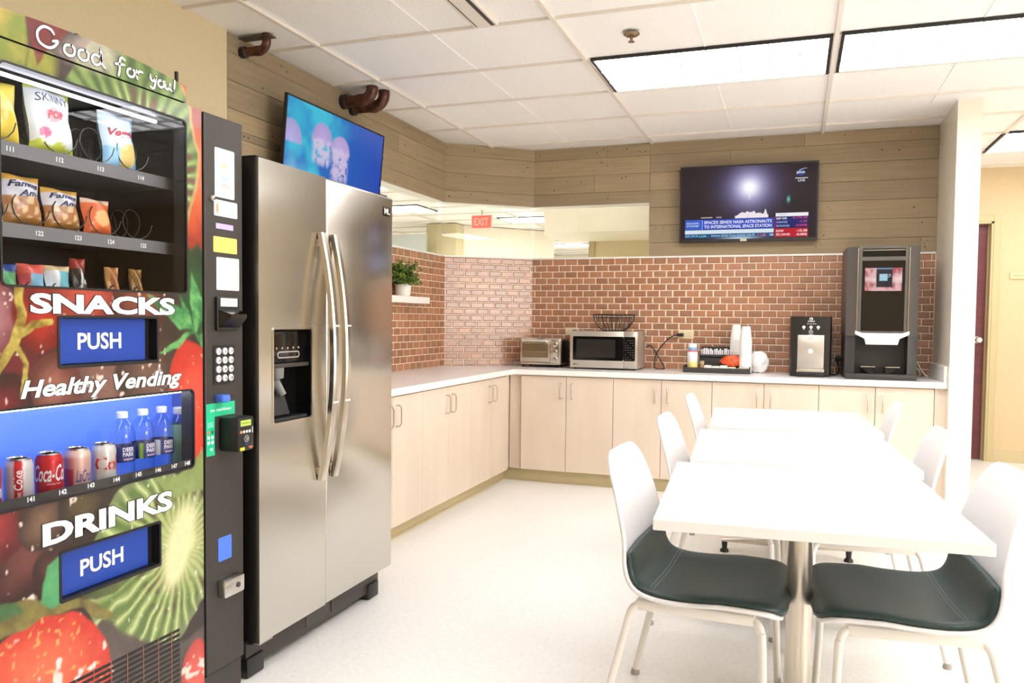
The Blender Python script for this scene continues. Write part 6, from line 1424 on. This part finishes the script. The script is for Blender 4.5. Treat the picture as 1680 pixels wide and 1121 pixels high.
for s in (-1, 1): B().box(XC + s * 0.155 - 0.0025, XC + s * 0.155 + 0.0025, YF_ - 0.004, YF_ + 0.002, 1.17, 1.742).obj('edge_trim', m_steel2, cm, 0)
def cscreen(U, V):
    C = np.empty(U.shape + (3,)); C[:] = LC((186, 92, 96)) + (LC((236, 190, 190)) - LC((186, 92, 96))) * smooth(0.4, 0.8, fb(U * 1.4, V * 0.8, 4, 401))[..., None]
    g = np.exp(-((V - 0.4 - 0.25 * np.abs(U - 0.5)) / 0.12) ** 2); C[:] = C * (1 - g[..., None] * 0.7) + LC((252, 232, 230)) * g[..., None] * 0.7
    m = (np.abs(U - 0.52) < 0.22) & (V > 0.16); C[m] = LC((46, 44, 50)); m = (np.abs(U - 0.52) < 0.22) & (V > 0.95); C[m] = LC((120, 150, 190))
    m = (np.abs(U - 0.50) < 0.10) & (np.abs(V - 0.60) < 0.15); C[m] = LC((170, 214, 232)); return C
b = B(); screen_grid(b, (XC - 0.112, YF_ - 0.0035, 1.455), (1, 0, 0), (0, 0, 1), 0.224, 0.152, 60, 40, cscreen)
b.paint(226, 240, 246); b.stroke([(0.0, 0.0), (0.016, 0.008), (0.012, 0.02), (0.002, 0.014)], 0.003, (XC + 0.026, YF_ - 0.0035, 1.545), (1, 0, 0), (0, 0, 1)); b.obj('touch_screen', m_screen, cm, 0)
b = B(); b.prism([(XC - 0.163, 1.19), (XC - 0.163, 1.168), (XC - 0.105, 1.138), (XC - 0.095, 1.10), (XC + 0.095, 1.10), (XC + 0.105, 1.138), (XC + 0.163, 1.168), (XC + 0.163, 1.19), (XC + 0.12, 1.175), (XC - 0.12, 1.175)], (0, YF_ - 0.02, 0), (1, 0, 0), (0, 0, 1), (0, 0.06, 0)); b.obj('cup_hood', m_white, cm, 20)
for s in (-1, 1):
    b = B(); b.box(XC + s * 0.075 - 0.045, XC + s * 0.075 + 0.045, YF_ + 0.05, YF_ + 0.168, 0.945, 0.95, 0.001); b.obj('cup_rest', m_steel2, cm, 0)
    b = B(); b.prism([(XC + s * 0.075 - 0.04, 0.944), (XC + s * 0.075 + 0.04, 0.944), (XC + s * 0.055 + 0.015, 0.903), (XC + s * 0.055 - 0.015, 0.903)], (0, YF_ + 0.08, 0), (1, 0, 0), (0, 0, 1), (0, 0.085, 0)); b.obj('rest_bracket', m_black, cm, 0)
